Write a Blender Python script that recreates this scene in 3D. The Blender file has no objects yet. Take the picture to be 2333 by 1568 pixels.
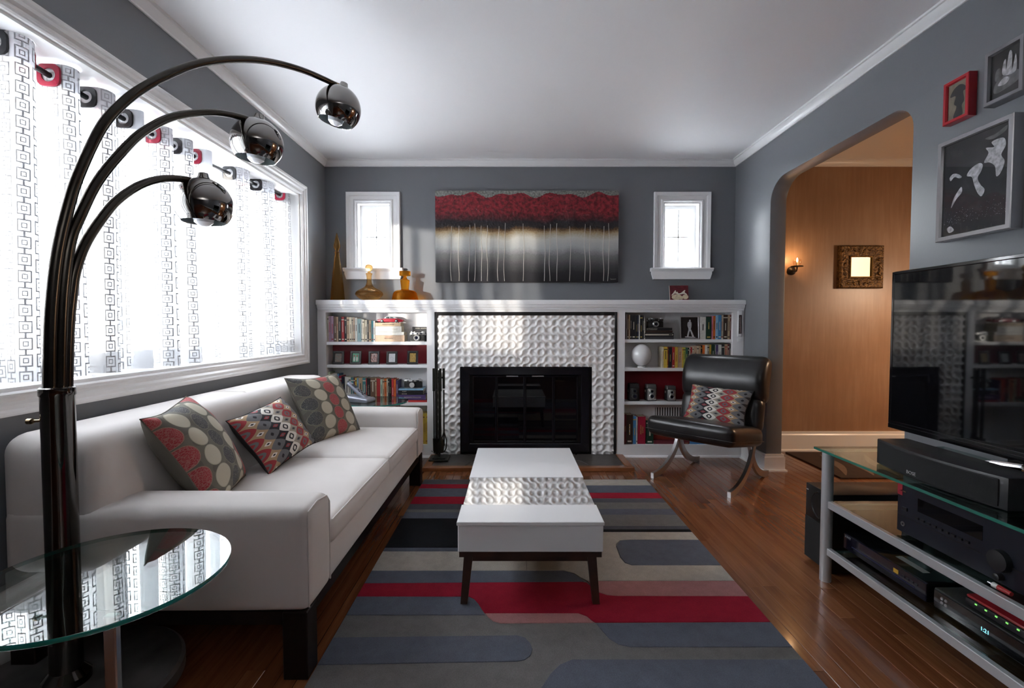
import bpy, bmesh, math, random
from mathutils import Vector, Matrix
random.seed(7)
S = bpy.context.scene
COL = S.collection
PI = math.pi

# ------------------------------------------------------------------ camera
FPX, CXP, CYP, CAMZ = 1102.0, 1168.0, 784.0, 1.055
PITCH = math.atan(40 / FPX)
cd = bpy.data.cameras.new('camera'); cam = bpy.data.objects.new('camera', cd); COL.objects.link(cam)
cd.sensor_width = 36.0; cd.lens = 36.0 * FPX / 2333.0; cd.shift_x = -1.5 / 2333.0
cd.clip_start = 0.02; cd.clip_end = 300
cam.location = (0, 0, CAMZ); cam.rotation_euler = (PI / 2 - PITCH, 0, 0)
S.camera = cam

# ------------------------------------------------------------------ world, sun, window portals, exposure
w = bpy.data.worlds.new('world'); S.world = w; w.use_nodes = True
wn = w.node_tree.nodes; bg = wn['Background']
bg.inputs[0].default_value = (0.90, 0.95, 1.0, 1); bg.inputs[1].default_value = 9.0
sd = bpy.data.lights.new('sun', 'SUN'); sun = bpy.data.objects.new('sun', sd); COL.objects.link(sun)
sd.energy = 11.0; sd.angle = math.radians(2.0); sd.color = (1.0, 0.93, 0.82)
sun.rotation_euler = Vector((0.584, 0.811, -0.03)).to_track_quat('-Z', 'Y').to_euler()
def portal(name, loc, target, sx, sz):
    l = bpy.data.lights.new(name, 'AREA'); l.shape = 'RECTANGLE'; l.size = sx; l.size_y = sz
    l.cycles.is_portal = True
    o = bpy.data.objects.new(name, l); COL.objects.link(o); o.location = loc
    o.rotation_euler = Vector(target).to_track_quat('-Z', 'Y').to_euler()
portal('portal_big', (-1.9, 2.35, 1.43), (1, 0, 0), 2.6, 1.3)
portal('portal_small', (-1.16, 4.30, 1.82), (0, -1, 0), 0.5, 0.8)
portal('portal_small_2', (1.40, 4.30, 1.82), (0, -1, 0), 0.5, 0.8)
S.view_settings.view_transform = 'Standard'
S.view_settings.look = 'None'
S.view_settings.exposure = 1.68
S.view_settings.gamma = 1.0
S.view_settings.use_curve_mapping = False
S.cycles.max_bounces = 9
S.cycles.diffuse_bounces = 5
S.cycles.glossy_bounces = 4
S.cycles.transmission_bounces = 8
S.cycles.transparent_max_bounces = 12
S.cycles.sample_clamp_indirect = 6.0
S.cycles.caustics_reflective = False
S.cycles.blur_glossy = 0.5

# ------------------------------------------------------------------ helpers
def ray(x, y):
    a = (x - CXP) / FPX; b = (CYP - y) / FPX
    return Vector((a, math.cos(PITCH) + b * math.sin(PITCH), -math.sin(PITCH) + b * math.cos(PITCH)))
EYE = Vector((0, 0, CAMZ))
def onY(x, y, Y): r = ray(x, y); return EYE + r * (Y / r.y)
def onX(x, y, X): r = ray(x, y); return EYE + r * (X / r.x)
def onZ(x, y, Z): r = ray(x, y); return EYE + r * ((Z - CAMZ) / r.z)
def xat(px, Y): return onY(px, 744, Y).x
def zat(py, Y): return onY(CXP, py, Y).z

def lin(c):
    if isinstance(c, str):
        c = [int(c[i:i + 2], 16) / 255 for i in (0, 2, 4)]
        c = [v / 12.92 if v <= .04045 else ((v + .055) / 1.055) ** 2.4 for v in c]
    return (c[0], c[1], c[2], 1)
MATS = {}
def M(name, col=(.8, .8, .8), rough=.5, metal=0, var=0, noise=0, nscale=20, bump=0, bscale=200, coat=0, spec=.5,
      trans=0, ior=1.45, emit=None, es=0, sheen=0, objvar=0, stretch=(1, 1, 1), coord='Object'):
    if name in MATS: return MATS[name]
    m = bpy.data.materials.new(name); m.use_nodes = True; MATS[name] = m
    nt = m.node_tree; N = nt.nodes; L = nt.links; b = N['Principled BSDF']
    b.inputs['Base Color'].default_value = lin(col); b.inputs['Roughness'].default_value = rough
    b.inputs['Metallic'].default_value = metal; b.inputs['Coat Weight'].default_value = coat
    b.inputs['Coat Roughness'].default_value = .08
    b.inputs['Specular IOR Level'].default_value = spec; b.inputs['Transmission Weight'].default_value = trans
    b.inputs['IOR'].default_value = ior; b.inputs['Sheen Weight'].default_value = sheen
    if emit: b.inputs['Emission Color'].default_value = lin(emit); b.inputs['Emission Strength'].default_value = es
    if noise or bump:
        tc = N.new('ShaderNodeTexCoord'); mp = N.new('ShaderNodeMapping'); mp.inputs['Scale'].default_value = stretch
        L.new(tc.outputs[coord], mp.inputs[0])
    last = None
    if noise:
        n = N.new('ShaderNodeTexNoise'); n.inputs['Scale'].default_value = nscale; n.inputs['Detail'].default_value = 5
        L.new(mp.outputs[0], n.inputs['Vector'])
        mr = N.new('ShaderNodeMapRange'); mr.inputs[1].default_value = .3; mr.inputs[2].default_value = .7
        mr.inputs[3].default_value = 1 - noise; mr.inputs[4].default_value = 1 + noise
        L.new(n.outputs[0], mr.inputs[0])
        last = mr.outputs[0]
    if objvar:
        oi = N.new('ShaderNodeObjectInfo'); mr = N.new('ShaderNodeMapRange')
        mr.inputs[3].default_value = 1 - objvar; mr.inputs[4].default_value = 1 + objvar
        L.new(oi.outputs['Random'], mr.inputs[0])
        if last:
            mm = N.new('ShaderNodeMath'); mm.operation = 'MULTIPLY'; L.new(last, mm.inputs[0]); L.new(mr.outputs[0], mm.inputs[1]); last = mm.outputs[0]
        else: last = mr.outputs[0]
    if last:
        vm = N.new('ShaderNodeVectorMath'); vm.operation = 'SCALE'; vm.inputs[0].default_value = lin(col)[:3]
        L.new(last, vm.inputs['Scale']); L.new(vm.outputs[0], b.inputs['Base Color'])
    if bump:
        n2 = N.new('ShaderNodeTexNoise'); n2.inputs['Scale'].default_value = bscale; n2.inputs['Detail'].default_value = 3
        L.new(mp.outputs[0], n2.inputs['Vector'])
        bp = N.new('ShaderNodeBump'); bp.inputs['Strength'].default_value = bump; bp.inputs['Distance'].default_value = .004
        L.new(n2.outputs[0], bp.inputs['Height']); L.new(bp.outputs[0], b.inputs['Normal'])
    return m

FRAME = {}   # object name -> inverse world matrix of its thing
def tag(o, label=None, cat=None, group=None, kind=None):
    if label: o['label'] = label
    if cat: o['category'] = cat
    if group: o['group'] = group
    if kind: o['kind'] = kind
    return o
def thing(name, label, cat, loc=(0, 0, 0), rotz=0, group=None, rot=None):
    o = bpy.data.objects.new(name, None); COL.objects.link(o); o.empty_display_size = .05
    o.location = loc
    o.rotation_euler = rot if rot else (0, 0, rotz)
    m = Matrix.Translation(loc) @ o.rotation_euler.to_matrix().to_4x4()
    FRAME[o.name] = m.inverted()
    return tag(o, label, cat, group)

class MB:
    def __init__(s): s.bm = bmesh.new(); s.uv = None
    def _new(s, n0): s.bm.verts.ensure_lookup_table(); return s.bm.verts[n0:]
    def box(s, a, b, bevel=0, seg=2, M=None):
        a = Vector(a); b = Vector(b); lo = [min(a[i], b[i]) for i in range(3)]; hi = [max(a[i], b[i]) for i in range(3)]
        vs = [s.bm.verts.new((x, y, z)) for z in (lo[2], hi[2]) for y in (lo[1], hi[1]) for x in (lo[0], hi[0])]
        fs = [s.bm.faces.new([vs[i] for i in f]) for f in ((0, 2, 3, 1), (4, 5, 7, 6), (0, 1, 5, 4), (2, 6, 7, 3), (0, 4, 6, 2), (1, 3, 7, 5))]
        if M is not None:
            for v in vs: v.co = M @ v.co
        if bevel:
            es = list({e for f in fs for e in f.edges})
            bmesh.ops.bevel(s.bm, geom=es, offset=bevel, segments=seg, affect='EDGES', profile=.5)
        return s
    def prism(s, pts, axis, a, b, bevel=0, seg=2):
        """pts: 2D outline in the two other axes (x: (y,z), y: (x,z), z: (x,y)), extruded a..b along axis"""
        def mk(p, t): return (t, p[0], p[1]) if axis == 'x' else ((p[0], t, p[1]) if axis == 'y' else (p[0], p[1], t))
        A = [s.bm.verts.new(mk(p, a)) for p in pts]; B = [s.bm.verts.new(mk(p, b)) for p in pts]
        n = len(pts); fs = [s.bm.faces.new(A), s.bm.faces.new(B)]
        for i in range(n): fs.append(s.bm.faces.new((A[i], A[(i + 1) % n], B[(i + 1) % n], B[i])))
        bmesh.ops.recalc_face_normals(s.bm, faces=fs)
        if bevel:
            es = list({e for f in fs[:2] for e in f.edges})
            bmesh.ops.bevel(s.bm, geom=es, offset=bevel, segments=seg, affect='EDGES', profile=.5)
        return s
    def tube(s, pts, r, n=12, caps=True, flat=None):
        """sweep a circle (or flat=(w,t,side) rectangle) along pts; r number or list"""
        pts = [Vector(p) for p in pts]; rings = []; up = None
        for i, p in enumerate(pts):
            t = (pts[min(i + 1, len(pts) - 1)] - pts[max(i - 1, 0)]).normalized()
            if up is None:
                up = Vector((0, 0, 1)) if abs(t.z) < .9 else Vector((0, 1, 0))
                if flat and len(flat) > 2: up = Vector(flat[2])
            sd_ = t.cross(up).normalized(); up = sd_.cross(t).normalized()
            rr = r[i] if isinstance(r, (list, tuple)) else r
            if flat:
                w_, h_ = flat[0] / 2, flat[1] / 2
                ring = [p + sd_ * a * w_ + up * b * h_ for a, b in ((-1, -1), (1, -1), (1, 1), (-1, 1))]
            else:
                ring = [p + (sd_ * math.cos(2 * PI * k / n) + up * math.sin(2 * PI * k / n)) * rr for k in range(n)]
            rings.append([s.bm.verts.new(q) for q in ring])
        fs = []
        for A, B in zip(rings, rings[1:]):
            m = len(A)
            for k in range(m): fs.append(s.bm.faces.new((A[k], A[(k + 1) % m], B[(k + 1) % m], B[k])))
        if caps: fs.append(s.bm.faces.new(rings[0][::-1])); fs.append(s.bm.faces.new(rings[-1]))
        bmesh.ops.recalc_face_normals(s.bm, faces=fs)
        return s
    def lathe(s, prof, c=(0, 0, 0), n=32, R=None, closed=False):
        """prof: list of (r,z) revolved about z at c; R optional rotation matrix applied before moving to c"""
        c = Vector(c); rings = []
        for r, z in prof:
            if r < 1e-6: ring = [Vector((0, 0, z))]
            else: ring = [Vector((r * math.cos(2 * PI * k / n), r * math.sin(2 * PI * k / n), z)) for k in range(n)]
            if R is not None: ring = [R @ q for q in ring]
            rings.append([s.bm.verts.new(q + c) for q in ring])
        fs = []
        prs = list(zip(rings, rings[1:])) + ([(rings[-1], rings[0])] if closed else [])
        for A, B in prs:
            if len(A) == 1 and len(B) == 1: continue
            for k in range(n):
                k2 = (k + 1) % n
                if len(A) == 1: fs.append(s.bm.faces.new((A[0], B[k2], B[k])))
                elif len(B) == 1: fs.append(s.bm.faces.new((A[k], A[k2], B[0])))
                else: fs.append(s.bm.faces.new((A[k], A[k2], B[k2], B[k])))
        bmesh.ops.recalc_face_normals(s.bm, faces=fs)
        return s
    def frame(s, o, u, v, n, u0, u1, v0, v1, prof):
        """rectangular moulding: prof = closed list of (outward distance from opening, height along n)"""
        o = Vector(o); u = Vector(u); v = Vector(v); n = Vector(n); loops = []
        for d, h in prof:
            loops.append([s.bm.verts.new(o + u * a + v * b + n * h) for a, b in ((u0 - d, v0 - d), (u1 + d, v0 - d), (u1 + d, v1 + d), (u0 - d, v1 + d))])
        fs = []
        for i in range(len(loops)):
            A = loops[i]; B = loops[(i + 1) % len(loops)]
            for k in range(4): fs.append(s.bm.faces.new((A[k], A[(k + 1) % 4], B[(k + 1) % 4], B[k])))
        bmesh.ops.recalc_face_normals(s.bm, faces=fs)
        return s
    def rbox(s, a, b, r, n=4, sub=6, bulge=(0, 0, 0), M=None, fn=None):
        """soft rounded box; bulge = extra swelling of the +-x, +-y, +-z faces"""
        a = Vector(a); b = Vector(b); c = (a + b) / 2; h = (b - a) / 2
        h = Vector([abs(t) for t in h]); r = min(r, min(h))
        def ticks(H):
            o = [-H + r * (1 - math.cos(PI / 2 * i / n)) for i in range(n)]
            m = [-(H - r) + 2 * (H - r) * i / sub for i in range(sub + 1)]
            return o + m + [-t for t in reversed(o)]
        T = [ticks(h[i]) for i in range(3)]
        cache = {}
        def vert(q):
            k = tuple(round(t, 5) for t in q)
            if k in cache: return cache[k]
            p = Vector(q); inn = Vector([max(-(h[i] - r), min(h[i] - r, p[i])) for i in range(3)]); d = p - inn
            if d.length > 1e-9: p = inn + d.normalized() * r
            f = [max(0, 1 - (p[i] / h[i]) ** 2) for i in range(3)]
            for i in range(3):
                j, l = (i + 1) % 3, (i + 2) % 3
                p[i] += bulge[i] * f[j] * f[l] * (p[i] / h[i])
            p = p + c
            if fn: p = fn(p)
            if M is not None: p = M @ p
            cache[k] = s.bm.verts.new(p); return cache[k]
        fs = []
        for ax in range(3):
            j, l = (ax + 1) % 3, (ax + 2) % 3
            for sg in (-1, 1):
                for i1 in range(len(T[j]) - 1):
                    for i2 in range(len(T[l]) - 1):
                        q = []
                        for x, y in ((i1, i2), (i1 + 1, i2), (i1 + 1, i2 + 1), (i1, i2 + 1)):
                            t = [0, 0, 0]; t[ax] = sg * h[ax]; t[j] = T[j][x]; t[l] = T[l][y]; q.append(vert(t))
                        if len(set(q)) >= 3:
                            try: fs.append(s.bm.faces.new(list(dict.fromkeys(q))))
                            except ValueError: pass
        bmesh.ops.recalc_face_normals(s.bm, faces=fs)
        return s
    def quad(s, pts):
        s.bm.faces.new([s.bm.verts.new(p) for p in pts]); return s
    def grid(s, fn, nu, nv, uvfn=None):
        uvl = s.bm.loops.layers.uv.verify()
        V = [[s.bm.verts.new(fn(i / nu, j / nv)) for j in range(nv + 1)] for i in range(nu + 1)]
        for i in range(nu):
            for j in range(nv):
                f = s.bm.faces.new((V[i][j], V[i + 1][j], V[i + 1][j + 1], V[i][j + 1]))
                for lp, (a, b) in zip(f.loops, ((i, j), (i + 1, j), (i + 1, j + 1), (i, j + 1))):
                    lp[uvl].uv = uvfn(a / nu, b / nv) if uvfn else (a / nu, b / nv)
        return s
    def build(s, name, mat, parent=None, smooth=True, ang=35, local=False, label=None, merge=0):
        if merge: bmesh.ops.remove_doubles(s.bm, verts=s.bm.verts, dist=merge)
        me = bpy.data.meshes.new(name)
        root = parent
        while root is not None and root.parent is not None: root = root.parent
        if root is not None and not local and root.name in FRAME:
            bmesh.ops.transform(s.bm, matrix=FRAME[root.name], verts=s.bm.verts)
        s.bm.to_mesh(me); s.bm.free()
        me.materials.append(mat)
        if smooth:
            me.polygons.foreach_set('use_smooth', [True] * len(me.polygons)); me.set_sharp_from_angle(angle=math.radians(ang))
        o = bpy.data.objects.new(name, me); COL.objects.link(o)
        if parent is not None: o.parent = parent
        if label: o['label'] = label
        return o

def struct(name, mb, mat, label, parent=None, smooth=False):
    o = mb.build(name, mat, parent, smooth)
    if parent is None: tag(o, label, None, None, 'structure')
    return o
def copy_tree(o, parent=None):
    c = o.copy(); COL.objects.link(c); c.parent = parent
    if o.name in FRAME: pass
    for ch in o.children: copy_tree(ch, c)
    return c
def text(parent, body, size, loc, right, up, mat, name='lettering', depth=.0004, align='CENTER', local=False, xs=1.0):
    """flat raised lettering; right/up are unit vectors of the text plane"""
    cu = bpy.data.curves.new('t', 'FONT'); cu.body = body; cu.size = size; cu.align_x = align; cu.align_y = 'CENTER'
    cu.extrude = depth; cu.resolution_u = 2
    ob = bpy.data.objects.new('t', cu); COL.objects.link(ob)
    me = bpy.data.meshes.new_from_object(ob); bpy.data.objects.remove(ob); bpy.data.curves.remove(cu)
    r = Vector(right).normalized(); u = Vector(up).normalized(); n = r.cross(u)
    mtx = Matrix.Translation(loc) @ Matrix((r, u, n)).transposed().to_4x4() @ Matrix.Diagonal((xs, 1, 1, 1))
    root = parent
    while root is not None and root.parent is not None: root = root.parent
    if root is not None and not local and root.name in FRAME: mtx = FRAME[root.name] @ mtx
    me.transform(mtx); me.name = name; me.materials.append(mat)
    o = bpy.data.objects.new(name, me); COL.objects.link(o)
    if parent is not None: o.parent = parent
    return o

class NT:
    """tiny node-graph writer"""
    def __init__(s, name, rough=.5):
        s.m = bpy.data.materials.new(name); s.m.use_nodes = True; s.N = s.m.node_tree.nodes; s.L = s.m.node_tree.links
        s.b = s.N['Principled BSDF']; s.b.inputs['Roughness'].default_value = rough
    def set(s, inp, v):
        if hasattr(v, 'is_linked') or isinstance(v, bpy.types.NodeSocket): s.L.new(v, inp)
        else: inp.default_value = v
    def math(s, op, a, b=0.0, c=None, clamp=False):
        n = s.N.new('ShaderNodeMath'); n.operation = op; n.use_clamp = clamp
        s.set(n.inputs[0], a); s.set(n.inputs[1], b)
        if c is not None: s.set(n.inputs[2], c)
        return n.outputs[0]
    def node(s, typ, out=0, **kw):
        n = s.N.new(typ)
        for k, v in kw.items():
            if k in n.inputs: s.set(n.inputs[k], v)
            else: setattr(n, k, v)
        return n.outputs[out]
    def coord(s, which): return s.N.new('ShaderNodeTexCoord').outputs[which]
    def sep(s, v):
        n = s.N.new('ShaderNodeSeparateXYZ'); s.L.new(v, n.inputs[0]); return n.outputs
    def comb(s, x, y, z=0.0):
        n = s.N.new('ShaderNodeCombineXYZ'); s.set(n.inputs[0], x); s.set(n.inputs[1], y); s.set(n.inputs[2], z); return n.outputs[0]
    def mix(s, f, a, b):
        n = s.N.new('ShaderNodeMix'); n.data_type = 'RGBA'; s.set(n.inputs[0], f)
        s.set(n.inputs[6], lin(a) if not isinstance(a, bpy.types.NodeSocket) else a)
        s.set(n.inputs[7], lin(b) if not isinstance(b, bpy.types.NodeSocket) else b); return n.outputs[2]
    def ramp(s, f, stops, interp='LINEAR'):
        n = s.N.new('ShaderNodeValToRGB'); n.color_ramp.interpolation = interp; e = n.color_ramp.elements
        while len(e) > 1: e.remove(e[0])
        e[0].position = stops[0][0]; e[0].color = lin(stops[0][1])
        for p, c in stops[1:]: q = e.new(p); q.color = lin(c)
        s.set(n.inputs[0], f); return n.outputs[0]
    def noise(s, vec, scale, detail=4, out=0):
        n = s.N.new('ShaderNodeTexNoise'); n.inputs['Scale'].default_value = scale; n.inputs['Detail'].default_value = detail
        if vec is not None: s.L.new(vec, n.inputs['Vector'])
        return n.outputs[out]
    def bump(s, h, strength=.3, dist=.003):
        n = s.N.new('ShaderNodeBump'); n.inputs['Strength'].default_value = strength; n.inputs['Distance'].default_value = dist
        s.L.new(h, n.inputs['Height']); s.L.new(n.outputs[0], s.b.inputs['Normal'])
    def color(s, c): s.set(s.b.inputs['Base Color'], c)
# ================================================================== THE SETTING
XL, XR, YB, HC, YN = -1.56, 1.848, 4.06, 2.43, -5.5     # left wall, right wall, back wall, ceiling, wall behind the camera
XR2 = 1.963                                            # hall side of the right wall
wall_m = M('grey_wall_paint', (.178, .188, .205), .42, bump=.05, bscale=90, noise=.03, nscale=2)
ceil_m = M('white_ceiling_paint', (.86, .86, .87), .6, bump=.04, bscale=60)
trim_m = M('white_gloss_paint', (.84, .84, .84), .28, bump=.02, bscale=60)
white_m = M('white_satin_paint', (.86, .86, .87), .35, bump=.03, bscale=50)
dark_m = M('black_paint', (.012, .011, .012), .35)
chrome_m = M('chrome', (.75, .75, .76), .12, 1)
steel_m = M('brushed_steel', (.55, .55, .56), .3, 1)
glass_m = M('clear_glass', (1, 1, 1), 0, trans=1, ior=1.45)
def thin_glass(name, tint=(1, 1, 1), refl=.08, rough=0.0):
    g = NT(name); N = g.N; L = g.L
    tr = N.new('ShaderNodeBsdfTransparent'); tr.inputs[0].default_value = lin(tint)
    gl = N.new('ShaderNodeBsdfGlossy'); gl.inputs['Roughness'].default_value = rough
    lw = N.new('ShaderNodeLayerWeight'); lw.inputs[0].default_value = .5      # 1-|cos|, the same from both sides
    f = g.math('ADD', refl / 2, g.math('MULTIPLY', g.math('POWER', lw.outputs['Facing'], 5.0), .9), clamp=True)
    mx = N.new('ShaderNodeMixShader'); L.new(f, mx.inputs[0]); L.new(tr.outputs[0], mx.inputs[1]); L.new(gl.outputs[0], mx.inputs[2])
    L.new(mx.outputs[0], N['Material Output'].inputs[0]); return g.m
pane_m = thin_glass('window_glass', (1, 1, 1), .03)

# ---- floor: subfloor + individual oak strips along the room
struct('floor', MB().box((XL - .1, YN, -.10), (4.1, YB + .1, -.019)), M('subfloor', (.03, .012, .008), .8), 'red brown polished oak strip floor')
floor = bpy.data.objects['floor']
bn = NT('oak_strip', .22)
tc = bn.coord('Object'); oi = bn.N.new('ShaderNodeObjectInfo')
sx, sy, sz = bn.sep(tc)
off = bn.math('MULTIPLY', oi.outputs['Random'], 40.0)
v = bn.comb(bn.math('MULTIPLY', sx, 60.0), bn.math('ADD', bn.math('MULTIPLY', sy, 3.0), off), off)
g1 = bn.noise(v, 1.0, 6); 
v2 = bn.comb(bn.math('MULTIPLY', sx, 320.0), bn.math('ADD', bn.math('MULTIPLY', sy, 9.0), off), off)
g2 = bn.noise(v2, 1.0, 3)
t = bn.math('ADD', bn.math('MULTIPLY', g1, .75), bn.math('MULTIPLY', g2, .25))
t = bn.math('ADD', t, bn.math('MULTIPLY', bn.math('SUBTRACT', oi.outputs['Random'], .5), .34))
bn.color(bn.ramp(t, [(.2, (.125, .040, .016)), (.45, (.185, .064, .025)), (.62, (.235, .088, .035)), (.85, (.290, .118, .050))]))
bn.b.inputs['Coat Weight'].default_value = .35; bn.b.inputs['Coat Roughness'].default_value = .1
bn.bump(g2, .05, .001)
oak_m = bn.m
BW = .0572
plank_mesh = {}
def plank_me(L):
    if L not in plank_mesh:
        mb = MB(); mb.box((-BW / 2 + .0006, 0, -.018), (BW / 2 - .0006, L - .0012, 0), .0012, 1)
        me = bpy.data.meshes.new('floor_board'); mb.bm.to_mesh(me); mb.bm.free(); me.materials.append(oak_m); plank_mesh[L] = me
    return plank_mesh[L]
rng = random.Random(3); planks = []
nx = int((4.05 - XL) / BW)
for i in range(nx):
    x = XL + BW * (i + .5); y = YN - rng.uniform(0, .9)
    while y < YB:
        L = rng.choice((.45, .6, .75, .9, 1.05, 1.2)); y1 = min(y + L, YB)
        planks.append((x, y, L)); y += L
def floor_seen(x, y, L):
    y1 = min(y + L, YB); ym = (max(y, .8) + y1) / 2
    if y1 < 1.25 or x > 3.2: return 0
    px = CXP + FPX * x / max(ym, .3)
    if px > 2420 or px < 300: return 0
    if -.56 < x < .88 and y > 1.2 and y1 < 3.25: return 0          # under the rug
    if x < -.66 and y1 > 1.5: return 0                              # under the sofa
    if x > 1.36 and y1 < 1.95: return 0                             # under the media stand
    if y > 3.82: return 0
    if -.62 < x < .84 and y > 3.5: return 0
    if XR2 < x and ym < 2.3: return 0
    return 1 / max(ym, .5)
planks.sort(key=lambda p: -floor_seen(*p))
rest = MB()
for k, (x, y, L) in enumerate(planks):
    if k < 300 and floor_seen(x, y, L) > 0:
        o = bpy.data.objects.new('floor_board', plank_me(L)); COL.objects.link(o); o.location = (x, y, 0); o.parent = floor
    else:
        rest.box((x - BW / 2 + .0006, y, -.018), (x + BW / 2 - .0006, y + L - .0012, 0))
r = rest.build('floor_board_remainder', oak_m, floor, False); r['kind'] = 'stuff'

# ---- ceiling, walls
struct('ceiling', MB().box((XL - .4, YN - .2, HC), (4.2, YB + .3, HC + .12)), ceil_m, 'white painted plaster ceiling')
WY0, WY1, WZ0, WZ1 = 1.12, 3.575, .852, 2.022          # big window opening in the left wall
mb = MB()
mb.box((XL - .3, YN, -.1), (XL, YB + .2, WZ0)); mb.box((XL - .3, YN, WZ1), (XL, YB + .2, HC))
mb.box((XL - .3, YN, WZ0), (XL, WY0, WZ1)); mb.box((XL - .3, WY1, WZ0), (XL, YB + .2, WZ1))
struct('wall_left', mb, wall_m, 'grey painted wall around the wide curtained window')
# back wall with two small openings
SW = []     # small window openings (x0,x1,z0,z1)
for a, b in ((815, 893), (1508, 1592)):
    SW.append((xat(a, YB), xat(b, YB), zat(611, YB), zat(461, YB)))
mb = MB(); xs = [XL, SW[0][0], SW[0][1], SW[1][0], SW[1][1], XR2 + 2.1]
z0, z1 = SW[0][2], SW[0][3]
for i in range(5):
    if i in (1, 3):
        mb.box((xs[i], YB, -.1), (xs[i + 1], YB + .2, z0)); mb.box((xs[i], YB, z1), (xs[i + 1], YB + .2, HC))
    elif i < 4: mb.box((xs[i], YB, -.1), (xs[i + 1], YB + .2, HC))
    else: mb.box((xs[i], YB, -.1), (XR2 - .05, YB + .2, HC))
struct('wall_back', mb, wall_m, 'grey painted chimney wall above the white mantel')
# right wall with arched opening
AY0, AY1, AZ = 2.268, 3.50, 2.092
def arch_pts():
    p = [(YN, -.1), (AY0, -.1), (AY0, AZ - .12)]
    for k in range(9):
        a = PI - PI / 2 * k / 8; p.append((AY0 + .12 + .12 * math.cos(a), AZ - .12 + .12 * math.sin(a)))
    for k in range(13):
        a = PI / 2 - PI / 2 * k / 12; p.append((AY1 - .19 + .19 * math.cos(a), AZ - .15 + .15 * math.sin(a)))
    p += [(AY1, -.1), (YB, -.1), (YB, HC), (YN, HC)]
    q = [p[0]]
    for a in p[1:]:
        if (Vector(a) - Vector(q[-1])).length > 1e-4: q.append(a)
    return q
struct('wall_right', MB().prism(arch_pts(), 'x', XR, XR2, .006, 2), wall_m, 'grey painted wall with a round cornered archway', smooth=True)
struct('wall_behind', MB().box((XL - .3, YN - .2, -.1), (4.2, YN, HC)), wall_m, 'grey painted wall behind the viewpoint')
# hall beyond the arch
hn = NT('ochre_plaster', .38)
tc = hn.coord('Object'); a, b_, c = hn.sep(tc)
n1 = hn.noise(hn.comb(hn.math('MULTIPLY', a, 26.0), b_, hn.math('MULTIPLY', c, 2.5)), 1.6, 6); n2 = hn.noise(tc, 2.5, 4)
hn.color(hn.ramp(hn.math('ADD', hn.math('MULTIPLY', n1, .45), hn.math('MULTIPLY', n2, .55)), [(.3, (.255, .150, .088)), (.52, (.31, .190, .118)), (.75, (.38, .250, .168))]))
hn.bump(n1, .12, .002)
hall_m = hn.m
struct('wall_hall', MB().box((XR2 - .05, YB, -.1), (4.2, YB + .2, HC)), hall_m, 'ochre streaked plaster wall of the hall beyond the arch')
struct('wall_hall_side', MB().box((4.05, YN, -.1), (4.2, YB, HC)), hall_m, 'ochre plaster side wall of the hall')
struct('wall_hall_end', MB().box((XR2, -.6, -.1), (4.05, -.45, HC)), hall_m, 'ochre plaster wall at the near end of the hall')

# ---- crown mouldings (profile: distance from wall, height below ceiling)
CR = [(0, 0), (0, -.052), (.008, -.052), (.010, -.044), (.022, -.036), (.030, -.022), (.033, -.012), (.042, -.010), (.042, 0)]
def crown(name, label, axis, a, b, base, sgn):
    pts = [(base + sgn * d, HC + z) for d, z in CR]
    return struct(name, MB().prism(pts, axis, a, b), trim_m, label, smooth=True)
crown('trim_1', 'white crown moulding above the grey chimney wall', 'x', XL, XR, YB, -1)
crown('trim_2', 'white crown moulding above the wide window', 'y', YN, YB, XL, 1)
crown('trim_3', 'white crown moulding running above the archway', 'y', YN, YB, XR, -1)
crown('trim_4', 'white crown moulding of the hall', 'x', XR2, 4.05, YB, -1)

# ---- baseboards
def baseboard(name, label, axis, a, b, base, sgn, h=.125):
    pts = [(base, 0), (base + sgn * .030, 0), (base + sgn * .030, .012), (base + sgn * .018, .022), (base + sgn * .018, h - .03), (base + sgn * .012, h - .02), (base + sgn * .012, h), (base, h)]
    return struct(name, MB().prism(pts, axis, a, b), trim_m, label, smooth=False)
baseboard('baseboard_left', 'white baseboard under the wide window', 'y', YN, 3.84, XL, 1)
baseboard('baseboard_hall', 'tall white baseboard under the ochre hall wall', 'x', XR2, 4.05, YB, -1, .17)
baseboard('baseboard_right', 'white baseboard below the framed pictures', 'y', YN, AY0, XR, -1)
mb = MB()   # wraps the pier between bookcase and arch
for (h, g) in ((.012, .030), (.105, .018), (.125, .012)):
    mb.prism([(XR, 3.84), (XR - g, 3.84), (XR - g, AY1 - g), (XR2 + g, AY1 - g), (XR2 + g, YB - .02), (XR2, YB - .02), (XR2, AY1), (XR, AY1)], 'z', 0 if h == .012 else (.012 if h == .105 else .105), h)
struct('baseboard_pier', mb, trim_m, 'white baseboard wrapped around the pier beside the armchair')

# ---- big window: casing, liner, sill, sashes
w1 = thing('window_1', 'wide white framed window behind sheer curtains', None, (XL, WY0, WZ0)); w1['kind'] = 'structure'; 
CAS = [(0, 0), (0, .012), (.006, .018), (.012, .018), (.020, .010), (.030, .012), (.040, .020), (.052, .022), (.058, .028), (.066, .030), (.072, .028), (.074, 0)]
MB().frame((XL, 0, 0), (0, 1, 0), (0, 0, 1), (1, 0, 0), WY0, WY1, WZ0, WZ1, CAS).build('casing', trim_m, w1, ang=20)
mb = MB(); T = .012
mb.box((XL - .29, WY0, WZ0), (XL, WY1, WZ0 + T)); mb.box((XL - .29, WY0, WZ1 - T), (XL, WY1, WZ1))
mb.box((XL - .29, WY0, WZ0 + T), (XL, WY0 + T, WZ1 - T)); mb.box((XL - .29, WY1 - T, WZ0 + T), (XL, WY1, WZ1 - T))
mb.build('jamb_liner', trim_m, w1, False)
yy = [WY0 + T, 2.03, 3.145, WY1 - T]
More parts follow.
